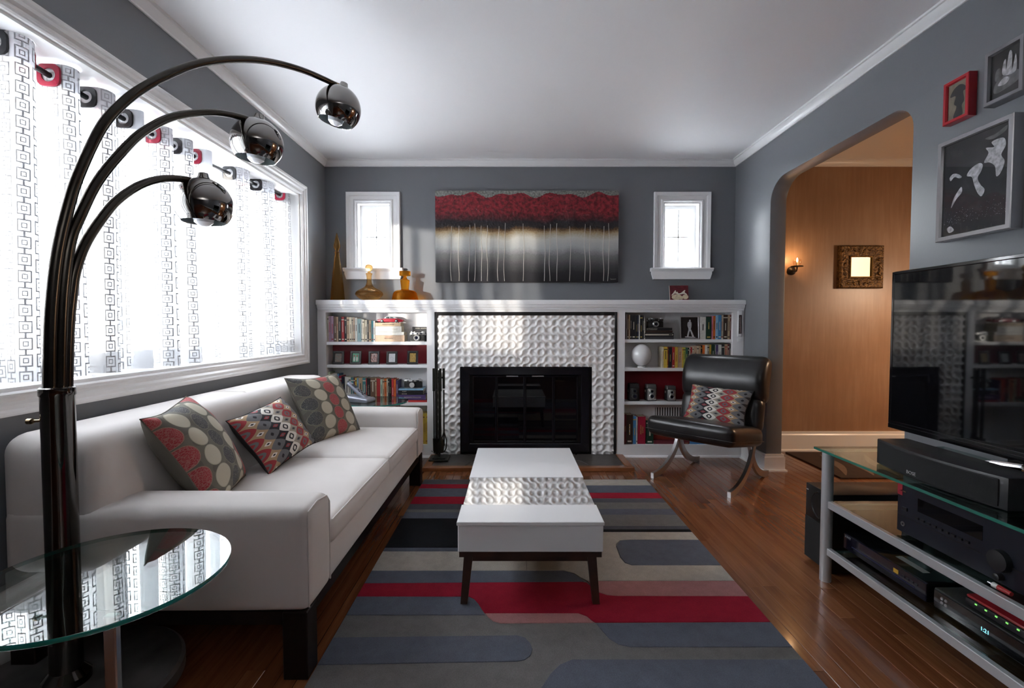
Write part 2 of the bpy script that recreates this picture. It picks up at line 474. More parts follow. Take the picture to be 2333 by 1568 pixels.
for i in range(3):
    sash = MB().frame((XL - .25, 0, 0), (0, 1, 0), (0, 0, 1), (1, 0, 0), yy[i] + .05, yy[i + 1] - .05, WZ0 + T + .055, WZ1 - T - .05,
                      [(0, 0), (0, .03), (.008, .04), (.05, .04), (.05, 0)]).build('sash', trim_m, w1, False)
    MB().box((XL - .238, yy[i] + .05, WZ0 + T + .055), (XL - .234, yy[i + 1] - .05, WZ1 - T - .05)).build('pane', pane_m, sash, False)

# ---- the two small windows over the mantel
CAS2 = [(0, 0), (0, .016), (.006, .022), (.014, .022), (.022, .012), (.046, .016), (.054, .024), (.064, .026), (.076, .030), (.080, .026), (.080, 0)]
for k, (x0, x1, z0, z1) in enumerate(SW):
    wd = thing('window_%d' % (k + 2), ('small four pane window above the amber decanters', 'small four pane window above the red picture tile')[k], None, (x0, YB, z0))
    wd['kind'] = 'structure'
    # casing on three sides
    mb = MB()
    sec = []
    for d, h in CAS2:
        sec.append([mb.bm.verts.new(p) for p in ((x0 - d, YB - h, z0), (x0 - d, YB - h, z1 + d), (x1 + d, YB - h, z1 + d), (x1 + d, YB - h, z0))])
    for A, B in zip(sec, sec[1:]):
        for i in range(3): mb.bm.faces.new((A[i], A[i + 1], B[i + 1], B[i]))
    bmesh.ops.recalc_face_normals(mb.bm, faces=mb.bm.faces)
    mb.build('casing', trim_m, wd, ang=20)
    st = MB(); st.prism([(YB + .10, z0 - .002), (YB - .044, z0 - .002), (YB - .052, z0 - .010), (YB - .044, z0 - .018), (YB - .036, z0 - .030), (YB + .10, z0 - .030)], 'x', x0 - .105, x1 + .10)
    st.build('sill', trim_m, wd, False)
    ap = MB(); ap.prism([(x0 - .096, z0 - .030), (x1 + .092, z0 - .030), (x1 + .092, z0 - .05), (x1 + .078, z0 - .095), (x0 - .082, z0 - .095), (x0 - .096, z0 - .05)], 'y', YB - .03, YB)
    ap.build('apron', trim_m, wd, False)
    ln = MB(); D = .19
    ln.box((x0, YB - .004, z0), (x0 + .012, YB + D, z1)); ln.box((x1 - .012, YB - .004, z0), (x1, YB + D, z1))
    ln.box((x0 + .012, YB - .004, z1 - .012), (x1 - .012, YB + D, z1)); ln.box((x0 + .012, YB - .004, z0), (x1 - .012, YB + D, z0 + .008))
    ln.build('jamb_liner', trim_m, wd, False)
    u0, u1, v0, v1 = x0 + .012, x1 - .012, z0 + .008, z1 - .012
    sash = MB().frame((0, YB + .10, 0), (1, 0, 0), (0, 0, 1), (0, -1, 0), u0 + .035, u1 - .035, v0 + .035, v1 - .035, [(0, 0), (0, .02), (.006, .03), (.035, .03), (.035, 0)]).build('sash', trim_m, wd, False)
    cx, cz = (u0 + u1) / 2, (v0 + v1) / 2
    mb = MB(); mb.box((cx - .005, YB + .075, v0 + .035), (cx + .005, YB + .10, v1 - .035)); mb.box((u0 + .035, YB + .075, cz - .005), (u1 - .035, YB + .10, cz + .005))
    mb.build('glazing_bar', trim_m, sash, False)
    for a in (0, 1):
        for c in (0, 1):
            pu = (u0 + .035, cx - .005) if a == 0 else (cx + .005, u1 - .035); pv = (v0 + .035, cz - .005) if c == 0 else (cz + .005, v1 - .035)
            MB().box((pu[0], YB + .090, pv[0]), (pu[1], YB + .094, pv[1])).build('pane', pane_m, sash, False)

# ---- outdoors beyond the big window
struct('ground_outside', MB().box((-60, -60, -.75), (60, 60, -.7)), M('pale_paving', (.78, .79, .82), .9, noise=.05, nscale=3), 'pale sunlit ground outside the windows')
leaf_m = M('hazy_foliage', (.07, .11, .12), .8, noise=.5, nscale=2.0)
rng = random.Random(5)
for k in range(9):
    y = 27 + k * 8.4; hh = 4.6 + rng.uniform(-.6, .9) + (.8 if k in (2, 5) else 0)
    t = thing('tree', 'hazy bushy green tree outside behind the sheer curtains', 'tree', (-38, y, -.7), group='trees beyond the lawn')
    mb = MB()
    for q in range(9):
        c = Vector((-38 + rng.uniform(-1.5, 1.5), y + rng.uniform(-2.2, 2.2), hh * rng.uniform(.30, .72) - .7)); rr = hh * rng.uniform(.20, .27)
        bmesh.ops.create_icosphere(mb.bm, subdivisions=3, radius=rr, matrix=Matrix.Translation(c) @ Matrix.Diagonal((1, 1.5, .9, 1)))
    for vv in mb.bm.verts: vv.co += Vector((rng.uniform(-1, 1), rng.uniform(-1, 1), rng.uniform(-1, 1))) * .14
    mb.build('crown', leaf_m, t, True)
    MB().tube([(-38, y, -.7), (-38, y, hh * .4)], [.25, .18], 8).build('trunk', M('bark', (.08, .06, .05), .9), t)

# house-shaped sun blocker, added out of view
def SP(s_, p_): return (s_ * .584 - p_ * .811, s_ * .811 + p_ * .584)      # s along the sun's path, p across it
nh = thing('sun_blocker_house', 'added unseen sun blocker outside, shaped as a pale gabled house', 'house', SP(-15, -3) + (-.7,))
MB().prism([SP(-12, -8), SP(-12, 1.72), SP(-18, 1.72), SP(-18, -8)], 'z', -.7, 3.2).build('walls', M('pale_siding', (.60, .60, .58), .8), nh, False)
rf = MB(); q = [rf.bm.verts.new(SP(a, b) + (z_,)) for a, b, z_ in ((-11.7, -8.2, 3.2), (-11.7, 1.72, 3.2), (-18.3, 1.72, 3.2), (-18.3, -8.2, 3.2), (-15, -8.2, 5.2), (-15, 1.72, 5.2))]
for f in ((0, 1, 5, 4), (2, 3, 4, 5), (1, 2, 5), (3, 0, 4), (0, 3, 2, 1)): rf.bm.faces.new([q[k] for k in f])
rf.build('roof', M('grey_shingle', (.12, .12, .13), .8), nh, False)
for b in (-6, -2): MB().prism([SP(-11.98, b), SP(-11.98, b + 1.3), SP(-12.02, b + 1.3), SP(-12.02, b)], 'z', .4, 2.0).build('window', M('house_window', (.03, .04, .05), .1), nh, False)
# ================================================================== BUILT-IN MANTEL, BOOKCASES, FIREPLACE
YF, YM, YI = 3.862, 3.828, 4.012           # bookcase face, mantel front, bookcase inner back
ZM = zat(683.5, YM)                        # mantel top
def zf(py): return zat(py, YF)
def xf(px): return xat(px, YF)
OT = zf(712); PL = zf(1014)                # opening top, plinth top
LX0, LX1 = xf(742), xf(972); RX0, RX1 = xf(1424), xf(1670)
SXL, SXR = XL + .002, XR - .002
red_m = M('crimson_paint', (.20, .008, .016), .45, bump=.03, bscale=60)
ms = thing('mantel_shelf', 'long white mantel shelf spanning both bookcases', 'mantel', (0, YB, ZM - .12))
MB().box((SXL, YM, ZM - .038), (SXR, YB - .001, ZM), .003, 1).build('shelf_board', white_m, ms, False)
MB().prism([(YF + .02, ZM - .038), (YM + .006, ZM - .038), (YM + .006, ZM - .046), (YM + .010, ZM - .052), (YM + .010, ZM - .058), (YM + .018, ZM - .064), (YM + .018, ZM - .070), (YF - .012, ZM - .076), (YF - .012, ZM - .080), (YF + .02, ZM - .080)],
           'x', SXL + .006, SXR - .006).build('bed_moulding', white_m, ms, False)
def bookcase(side, x0, x1, ox0, ox1, shelves, reds, label):
    t = thing('bookcase', label, 'bookcase', ((x0 + x1) / 2, YF, 0))
    top = ZM - .08
    MB().box((x0, YF, 0), (ox0, YF + .02, top)).build('stile', white_m, t, False)
    MB().box((ox1, YF, 0), (x1, YF + .02, top)).build('stile', white_m, t, False)
    MB().box((ox0, YF, OT), (ox1, YF + .02, top)).build('top_rail', white_m, t, False)
    MB().box((ox0, YF, 0), (ox1, YF + .02, PL)).build('plinth', white_m, t, False)
    MB().prism([(YF, 0), (YF - .014, 0), (YF - .012, .010), (YF - .004, .016), (YF, .017)], 'x', x0, x1).build('shoe_moulding', white_m, t, False)
    MB().box((ox0 - .014, YF + .02, PL - .02), (ox0 - .001, YI, OT + .02)).build('side_panel', white_m, t, False)
    MB().box((ox1 + .001, YF + .02, PL - .02), (ox1 + .014, YI, OT + .02)).build('side_panel', white_m, t, False)
    MB().box((ox0, YF + .02, OT + .002), (ox1, YI, OT + .02)).build('top_panel', white_m, t, False)
    MB().box((ox0, YF + .02, PL - .02), (ox1, YI, PL)).build('shelf', white_m, t, False)
    levels = [PL] + [zf(s) for s in shelves][::-1] + [OT + .02]
    for s in shelves:
        z = zf(s); MB().box((ox0, YF + .012, z - .026), (ox1, YI, z), .002, 1).build('shelf', white_m, t, False)
    for i in range(len(levels) - 1):
        rr = i in reds
        MB().box((ox0 - .014, YI, levels[i] if i else PL - .02), (ox1 + .014, YI + .012, levels[i + 1])).build('back_panel', red_m if rr else white_m, t, False, label='crimson painted back panel' if rr else None)
    return t
LS = [779, 831.5, 918]; RS = [773.5, 839, 916]
bkl = bookcase('left', SXL, xf(990), LX0, LX1, LS, (2,), 'white built-in bookcase below the amber decanters')
bkr = bookcase('right', xf(1406), SXR, RX0, RX1, RS, (1,), 'white built-in bookcase behind the black armchair')
zL = [zf(s) for s in LS]; zR = [zf(s) for s in RS]
# rail of the face between the bookcases, over the fireplace
FX0, FX1 = xf(990), xf(1406)
# ---- fireplace
fp = thing('fireplace', 'fireplace surround of white wave relief tiles in a black border', 'fireplace', ((FX0 + FX1) / 2, YF, .03))
MB().box((FX0, YF, OT), (FX1, YF + .02, ZM - .08)).build('header_rail', white_m, fp, False)
HZ = .030                                   # hearth top
FT = zf(711)
mb = MB()
TX0, TX1, TT = xf(997), xf(1400), zf(719)
mb.box((FX0, YF - .006, HZ), (TX0, YF + .05, FT), .002, 1); mb.box((TX1, YF - .006, HZ), (FX1, YF + .05, FT), .002, 1); mb.box((TX0, YF - .006, TT), (TX1, YF + .05, FT), .002, 1)
mb.build('black_border', dark_m, fp, False)
IX0, IX1, IT = xf(1050), xf(1344), zf(834)
mb = MB(); mb.box((FX0, YF + .02, HZ), (IX0 + .01, YF + .03, OT)); mb.box((IX1 - .01, YF + .02, HZ), (FX1, YF + .03, OT)); mb.box((IX0 + .01, YF + .02, IT - .01), (IX1 - .01, YF + .03, OT))
mb.build('backer_board', dark_m, fp, False)
tile_m = M('white_relief_tile', (.86, .85, .845), .45, bump=.03, bscale=150)
NC, NTOP = 24, 7; cell = (TX1 - TX0) / NC
def tile_mesh(flip, n=14):
    def h(u, v):
        if flip: u = 1 - u
        d1 = math.hypot(u, v); d2 = math.hypot(1 - u, 1 - v)
        d = min(abs(d1 - .5), abs(d2 - .5))
        inside = d1 < .5 or d2 < .5
        k1 = math.hypot(1 - u, v); k2 = math.hypot(u, 1 - v); kd = min(k1, k2)
        ridge = math.exp(-(d / .12) ** 2) * .0060
        pit = 0
        if inside: pit = -.0100 * max(0, 1 - (min(d1, d2) / .36) ** 2) ** .55
        elif kd < .40: pit = -.0100 * max(0, 1 - (kd / .36) ** 2) ** .55
        return .014 + ridge + pit
    mb = MB()
    V = [[mb.bm.verts.new((i / n * cell, -h(i / n, j / n), j / n * cell)) for j in range(n + 1)] for i in range(n + 1)]
    for i in range(n):
        for j in range(n): mb.bm.faces.new((V[i][j], V[i + 1][j], V[i + 1][j + 1], V[i][j + 1]))
    bd = [V[i][0] for i in range(n + 1)] + [V[n][j] for j in range(1, n + 1)] + [V[i][n] for i in range(n - 1, -1, -1)] + [V[0][j] for j in range(n - 1, 0, -1)]
    bb = [mb.bm.verts.new((v.co.x, 0, v.co.z)) for v in bd]
    for i in range(len(bd)):
        k = (i + 1) % len(bd); mb.bm.faces.new((bb[i], bb[k], bd[k], bd[i]))
    bmesh.ops.recalc_face_normals(mb.bm, faces=mb.bm.faces)
    me = bpy.data.meshes.new('relief_tile'); mb.bm.to_mesh(me); mb.bm.free()
    me.materials.append(tile_m); me.polygons.foreach_set('use_smooth', [True] * len(me.polygons)); me.set_sharp_from_angle(angle=math.radians(60))
    return me
TM = (tile_mesh(0), tile_mesh(1)); rng = random.Random(21)
fi = FRAME[fp.name]
for r in range(NTOP + 12):
    for c in range(NC):
        if r >= NTOP and 3 <= c < NC - 3: continue
        o = bpy.data.objects.new('relief_tile', TM[rng.random() < .42]); COL.objects.link(o); o.parent = fp
        o.location = fi @ Vector((TX0 + c * cell, YF + .012, TT - (r + 1) * cell))
        if TT - (r + 1) * cell < HZ - .001: o.scale.z = 1
# ---- insert with glass doors
ins_m = M('black_enamel', (.006, .006, .009), .22)
fi_t = thing('fireplace_insert', 'black metal fireplace insert with four dark glass door panels', 'fireplace', ((IX0 + IX1) / 2, YF, HZ))
fr = MB().frame((0, YF + .02, 0), (1, 0, 0), (0, 0, 1), (0, -1, 0), IX0 + .07, IX1 - .07, HZ + .085, IT - .075, [(0, 0), (0, .020), (.006, .026), (.064, .030), (.07, .026), (.07, 0)])
fr.build('surround_frame', ins_m, fi_t, False)
dg = M('dark_fireplace_glass', (.002, .002, .003), .03, spec=.6)
gx = [xf(1076), xf(1131), xf(1196), xf(1262), xf(1318)]; gz0, gz1 = HZ + .085, IT - .075
for i in range(4):
    d = MB().frame((0, YF + .012, 0), (1, 0, 0), (0, 0, 1), (0, -1, 0), gx[i] + .012, gx[i + 1] - .012, gz0 + .02, gz1 - .018, [(0, 0), (0, .008), (.004, .012), (.0105, .012), (.0115, .008), (.0115, 0)]).build('door_frame', ins_m, fi_t, False)
    MB().box((gx[i] + .012, YF + .008, gz0 + .02), (gx[i + 1] - .012, YF + .012, gz1 - .018)).build('glass_panel', dg, d, False)
    if i in (1, 2):
        xh = (gx[i] + gx[i + 1]) / 2 + (.012 if i == 1 else -.012)
        MB().tube([(xh - .045, YF + .002, gz1 - .009), (xh - .043, YF - .02, gz1 - .006), (xh + .043, YF - .02, gz1 - .006), (xh + .045, YF + .002, gz1 - .009)], .004, 8).build('handle', steel_m, d)
# box behind doors (firebox)
mb = MB(); mb.box((IX0 + .05, YF + .021, HZ), (IX1 - .05, YF + .03, IT - .06)); mb.build('firebox', dark_m, fi_t, False)
# ---- hearth
hx0, hx1, hy0 = onZ(960, 1079, 0).x, onZ(1447, 1077, 0).x, 3.475
he = thing('hearth', 'low slate hearth with an orange brown wooden border', 'hearth', ((hx0 + hx1) / 2, 3.67, 0))
hw = M('hearth_oak', (.24, .085, .030), .3, noise=.25, nscale=8, stretch=(1, 1, 1), coat=.2)
bwid = .055
mb = MB(); mb.prism([(hx0, hy0), (hx1, hy0), (hx1 - bwid, hy0 + bwid), (hx0 + bwid, hy0 + bwid)], 'z', 0, HZ, .003, 1); mb.build('border_board', hw, he, False)
mb = MB(); mb.prism([(hx0, hy0), (hx0 + bwid, hy0 + bwid), (hx0 + bwid, YF - .008), (hx0, YF - .016)], 'z', 0, HZ, .003, 1); mb.build('border_board', hw, he, False)
mb = MB(); mb.prism([(hx1, hy0), (hx1, YF - .016), (hx1 - bwid, YF - .008), (hx1 - bwid, hy0 + bwid)], 'z', 0, HZ, .003, 1); mb.build('border_board', hw, he, False)
mb = MB(); mb.box((hx0 + bwid, hy0 + bwid, 0), (hx1 - bwid, YF + .01, .020)); mb.build('mortar_bed', M('grey_mortar', (.11, .10, .085), .8, bump=.3, bscale=200), he, False)
sl = M('slate', (.062, .052, .048), .38, noise=.35, nscale=7, bump=.25, bscale=35, objvar=.25)
sx0, sx1, sy0, sy1 = hx0 + bwid + .004, hx1 - bwid - .004, hy0 + bwid + .004, YF + .005
def PXY(u, v): return (sx0 + (sx1 - sx0) * u, sy0 + (sy1 - sy0) * v)
g = .006
stones = [[(0, 0), (.17, 0), (.20, .42), (.27, .62), (.12, 1), (0, 1)], [(.178, 0), (.52, 0), (.50, .55), (.275, .58), (.208, .40)],
          [(.132, 1), (.28, .63), (.50, .60), (.53, 1)], [(.528, 0), (.815, 0), (.775, .40), (.72, .62), (.51, .56)], [(.54, 1), (.51, .61), (.715, .66), (.76, .74), (.775, 1)],
          [(.822, 0), (1, 0), (1, 1), (.785, 1), (.768, .70), (.728, .63), (.783, .41)]]
for p in stones:
    MB().prism([PXY(*q) for q in p], 'z', .012, HZ - .003, .003, 1).build('slate_stone', sl, he, False)
# ---- fire tool set
ts = thing('fireplace_tool_set', 'black iron fireplace tool set on a square base', 'fireplace tools', (-.575, 3.70, HZ))
iron = M('black_iron', (.022, .022, .017), .4, .6, bump=.1, bscale=80)
tx, ty = -.565, 3.705
MB().box((tx - .075, ty - .075, HZ), (tx + .075, ty + .075, HZ + .012), .004, 1).build('base', iron, ts)
MB().box((tx - .05, ty - .05, HZ + .012), (tx + .05, ty + .05, HZ + .02), .003, 1).build('base_step', iron, ts)
MB().tube([(tx, ty, HZ + .02), (tx, ty, .72)], .008, 10).build('centre_post', iron, ts)
MB().box((tx - .045, ty - .006, .655), (tx + .045, ty + .006, .668)).build('hanger', iron, ts, False)
for k, (dx, dy, kind) in enumerate(((-.038, -.02, 'poker'), (-.014, -.03, 'shovel'), (.014, -.028, 'brush'), (.038, -.02, 'tongs'))):
    p = MB(); p.box((tx + dx - .009, ty + dy - .006, .56 + .02 * (k % 2)), (tx + dx + .009, ty + dy + .006, .735), .002, 1)
    p.tube([(tx + dx, ty + dy, .57), (tx + dx, ty + dy, .14)], .0055, 8)
    if kind == 'poker': p.tube([(tx + dx, ty + dy, .15), (tx + dx, ty + dy, .08), (tx + dx - .02, ty + dy, .10)], [.006, .004, .003], 8)
    if kind == 'shovel': p.prism([(tx + dx - .03, .20), (tx + dx + .03, .20), (tx + dx + .028, .10), (tx + dx, .085), (tx + dx - .028, .10)], 'y', ty + dy - .012, ty + dy - .006)
    if kind == 'brush': p.lathe([(0, .21), (.012, .21), (.026, .16), (.024, .09), (0, .09)], (tx + dx, ty + dy, 0), 12)
    if kind == 'tongs':
        for sg in (-1, 1): p.tube([(tx + dx, ty + dy, .25), (tx + dx + sg * .02, ty + dy, .18), (tx + dx + sg * .016, ty + dy, .12), (tx + dx, ty + dy, .09)], .004, 6)
    p.build(kind, iron, ts, True)
# ================================================================== SOFT FURNITURE, RUG, TABLES
# ---- rug with raised coloured fields
RZ = .011; RX, RX_ = -.604, .912; RY0, RY1 = .83, 3.268
rug = thing('rug', 'large striped rug of grey, red, cream and black bands', 'rug', (.15, 2.05, 0))
def wool(name, c, k=.22):
    g = NT(name, .95); tc = g.coord('Object'); n1 = g.noise(tc, 420, 2); n2 = g.noise(tc, 26, 4)
    t = g.math('ADD', g.math('MULTIPLY', n1, .65), g.math('MULTIPLY', n2, .35))
    g.color(g.ramp(t, [(.3, [v * (1 - k) for v in c]), (.7, [v * (1 + k) for v in c])]))
    g.bump(n1, .55, .004); g.b.inputs['Sheen Weight'].default_value = 0.0; g.b.inputs['Specular IOR Level'].default_value = .15; return g.m
W = {'t': wool('taupe_wool', (.170, .163, .158)), 'g': wool('blue_grey_wool', (.112, .124, .156)), 'r': wool('red_wool', (.31, .012, .030)),
     'p': wool('pink_wool', (.40, .190, .185)), 'c': wool('cream_wool', (.42, .385, .335)), 'k': wool('black_wool', (.010, .010, .013)), 'd': wool('dark_grey_wool', (.085, .09, .105))}
mb = MB(); mb.box((RX, RY0, .001), (RX_, RY1, RZ), .003, 2); mb.build('pile_ground', W['t'], rug)
def rp(zx, zy):
    p = onZ(660 + zx / 1.795, 1000 + zy / 1.795, RZ)
    return [p.x, p.y]
def ryy(zy): return rp(900, zy)[1]
def field(pts, c, label=None):
    """pts: ('L',zy) / ('R',zy) / (zx,zy)"""
    out = []
    for a, b in pts:
        if a == 'L': out.append((RX + .002, ryy(b)))
        elif a == 'R': out.append((RX_ - .002, ryy(b)))
        elif a == 'x': out.append(b)
        else: out.append(tuple(rp(a, b)))
    out = [(x, min(max(y, RY0 + .002), RY1 - .002)) for x, y in out]
    MB().prism(out, 'z', .004, RZ + .0025, .0012, 1).build('stripe', W[c], rug, False)
XM = .06
def band(side, a, b, c):
    x0, x1 = (RX + .002, XM - .0005) if side == 'L' else (XM + .0005, RX_ - .002)
    y0, y1 = max(ryy(b), RY0) + .0006, min(ryy(a), RY1 - .003) - .0006
    MB().box((x0, y0, .004), (x1, y1, RZ + .0025), .0010, 1).build('stripe', W[c], rug, False)
for a, b, c in ((168, 187, 'd'), (187, 204, 'r'), (204, 238, 'g'), (238, 268, 'r'), (268, 290, 'd'), (290, 302, 't'), (302, 327, 'g'), (327, 447, 'k'), (447, 462, 'g'), (462, 541, 'c')): band('L', a, b, c)
for a, b, c in ((168, 192, 'c'), (192, 222, 'g'), (222, 245, 'r'), (245, 262, 'd'), (262, 288, 't'), (288, 312, 'g'), (312, 358, 't'), (358, 372, 'd'), (372, 382, 'k')): band('R', a, b, c)
UP = [(1120, 541), (1160, 552), (1190, 575), (1215, 592)]                      # red's upper edge, left part
field([('L', 541.5), (1118, 541.5), (1160, 552.5), (1188, 572), (1205, 585), (1190, 586), ('L', 592)], 'g')
S1 = [(1215, 590), (1235, 607), (1262, 630), (1300, 642), (1340, 645)]
S2 = [(1250, 753), (1236, 744), (1216, 727), (1180, 715)]
S3 = [(798, 715), (785, 697), (772, 676), (755, 657), (735, 647)]
field([('L', 593), (1195, 587)] + S1 + [('R', 646), ('R', 750)] + S2 + S3 + [('L', 646)], 'r')
field([(1218, 584), ('R', 583), ('R', 645), (1342, 644), (1302, 641), (1264, 629), (1238, 606)], 'p')
pl = [(1352, 418), (1390, 415), ('R', 415), ('R', 518), (1400, 518), (1372, 508), (1352, 484), (1336, 440)]
# cream field leaves room for the grey pill
field([('x', (XM + .001, ryy(383))), ('R', 383), ('R', 414), (1390, 414), (1350, 416.5), (1334, 432), (1334, 442), (1350, 486), (1370, 510), (1400, 519.5), ('R', 519.5), ('R', 582), (1218, 582), (1190, 570), (1162, 551), (1122, 540.5), ('x', (XM + .001, ryy(540.5)))], 'c')
field(pl, 'g')
field([(800, 716), (1180, 716), (1214, 728), (1234, 745), (1246, 753.5), (862, 756), (832, 747), (812, 731)], 'p')
field([('L', 647), (733, 648), (753, 658), (770, 677), (783, 698), (798, 722), ('L', 722)], 'g')
field([('L', 815), (930, 806), (962, 815), (984, 838), (993, 862), (985, 888), (962, 905), (930, 912), ('L', 926)], 'g')
field([('R', 753), ('R', 853), (1395, 853), (1345, 842), (1305, 817), (1278, 786), (1254, 757)], 'g')
field([('R', 905), ('R', 1300), (880, 1300), (960, 1110), (1030, 1019), (1068, 962), (1105, 926), (1155, 905)], 'g')
MB().box((RX + .002, RY0 + .02, .004), (.0, 1.12, RZ + .0025)).build('stripe', W['r'], rug, False)

# ---- sofa
fab = NT('ivory_upholstery', .9); tc = fab.coord('Object'); n1 = fab.noise(tc, 700, 2); n2 = fab.noise(tc, 5, 3)
fab.color(fab.ramp(n2, [(.3, (.60, .565, .545)), (.7, (.65, .615, .595))])); fab.bump(n1, .18, .001); fab.b.inputs['Sheen Weight'].default_value = .25
fab = fab.m
wenge = M('dark_wenge', (.010, .006, .005), .45, spec=.25, noise=.4, nscale=14, stretch=(1, 1, .2))
sofa = thing('sofa', 'long ivory upholstered sofa under the wide window', 'sofa', (-1.06, 2.32, 0))
SY0, SY1, SXF, SXB = 1.400, 3.24, -.602, -1.526
MB().rbox((SXB, SY0 + .02, .205), (SXF - .012, SY1 - .02, .325), .015, 3, 4).build('base', fab, sofa)
def armfn(p): return p
for y0, y1 in ((SY0, SY0 + .185), (SY1 - .185, SY1)):
    a = MB().rbox((SXB + .02, y0, .205), (SXF, y1, .515), .032, 4, 5, bulge=(.004, .004, .012)).build('arm', fab, sofa)
    p = [(SXF + .003, y0 + .010, .22), (SXF + .003, y0 + .010, .48), (SXF - .001, y0 + .022, .502), (SXF - .002, (y0 + y1) / 2, .512), (SXF - .001, y1 - .022, .502), (SXF + .003, y1 - .010, .48), (SXF + .003, y1 - .010, .22)]
    MB().tube([(x - .006, y, z) for x, y, z in p], .0028, 6).build('piping', fab, a)
def backfn(p):
    t = (p.z - .2) / .54
    if p.x > -1.38: p.x += .10 * (1 - t)
    else: p.x += -.0
    return p
bk = MB().rbox((SXB, SY0 + .004, .205), (-1.245, SY1 - .004, .735), .062, 5, 10, bulge=(.006, 0, .004), fn=backfn).build('back', fab, sofa)
seam = [(-1.27 + .10 * .55, 2.335, .43), (-1.243 + .04, 2.335, .62), (-1.243 + .012, 2.335, .675), (-1.262, 2.335, .716), (-1.30, 2.335, .737), (-1.38, 2.335, .7395), (-1.45, 2.335, .736)]
MB().tube(seam, .0035, 6).build('seam', fab, bk)
ym = 2.345
for y0, y1 in ((SY0 + .186, ym - .001), (ym + .001, SY1 - .186)):
    c = MB().rbox((-1.24, y0, .322), (SXF + .004, y1, .418), .030, 4, 8, bulge=(.006, 0, .016)).build('seat_cushion', fab, sofa)
    MB().tube([(SXF - .09 * 0 + .004 - .007, y0 + .012, .408), (SXF + .004 - .004, (y0 + y1) / 2, .409 + .004), (SXF - .003, y1 - .012, .408)], .003, 6).build('piping', fab, c)
for x in (SXB + .03, SXF - .082):
    for y in (SY0 + .004, SY1 - .078):
        MB().box((x, y, 0), (x + .074, y + .074, .207), .003, 1).build('leg', wenge, sofa, False)
MB().box((SXB + .104, SY0 + .012, .165), (SXF - .082, SY0 + .045, .206)).build('rail', wenge, sofa, False)
MB().box((SXB + .104, SY1 - .045, .165), (SXF - .082, SY1 - .012, .206)).build('rail', wenge, sofa, False)
MB().box((SXF - .045, SY0 + .078, .165), (SXF - .018, SY1 - .078, .206)).build('rail', wenge, sofa, False)

# ---- cushions
def dots_mat(name, order, shift=0.0):
    g = NT(name, .85); uv = g.coord('UV'); u, v, _ = g.sep(uv)
    nc, nr = 4.6, 4.6
    cu = g.math('ADD', g.math('MULTIPLY', u, nc), shift); ci = g.math('FLOOR', cu); fu = g.math('SUBTRACT', g.math('SUBTRACT', cu, ci), .5)
    sh = g.math('MULTIPLY', g.math('MODULO', ci, 2.0), .5)
    cv = g.math('ADD', g.math('MULTIPLY', v, nr), sh); fv = g.math('SUBTRACT', g.math('FRACT', cv), .5)
    d = g.math('SQRT', g.math('ADD', g.math('POWER', g.math('MULTIPLY', fu, 1.0), 2.0), g.math('POWER', fv, 2.0)))
    inside = g.math('LESS_THAN', d, .475)
    ring = g.math('MULTIPLY', inside, g.math('GREATER_THAN', d, .44))
    f = g.math('DIVIDE', g.math('ADD', ci, .5), 6.0)
    C = {'r': (.33, .030, .040), 'c': (.47, .44, .345), 'k': (.032, .036, .044)}
    col = g.ramp(f, [(i / 6, C[k]) for i, k in enumerate(order)], 'CONSTANT')
    vo = g.N.new('ShaderNodeTexVoronoi'); vo.inputs['Scale'].default_value = 80; vo.feature = 'DISTANCE_TO_EDGE'; g.L.new(uv, vo.inputs['Vector'])
    fleck = g.math('LESS_THAN', vo.outputs[0], .10)
    col2 = g.mix(g.math('MULTIPLY', fleck, .22), col, (.50, .48, .40))
    col3 = g.mix(g.math('MULTIPLY', ring, .5), col2, (.30, .28, .20))
    bgc = g.mix(g.math('GREATER_THAN', g.noise(uv, 7, 0), .5), (.150, .140, .115), (.120, .112, .094))
    g.color(g.mix(inside, bgc, col3)); g.bump(g.noise(uv, 260, 2), .2, .001); return g.m
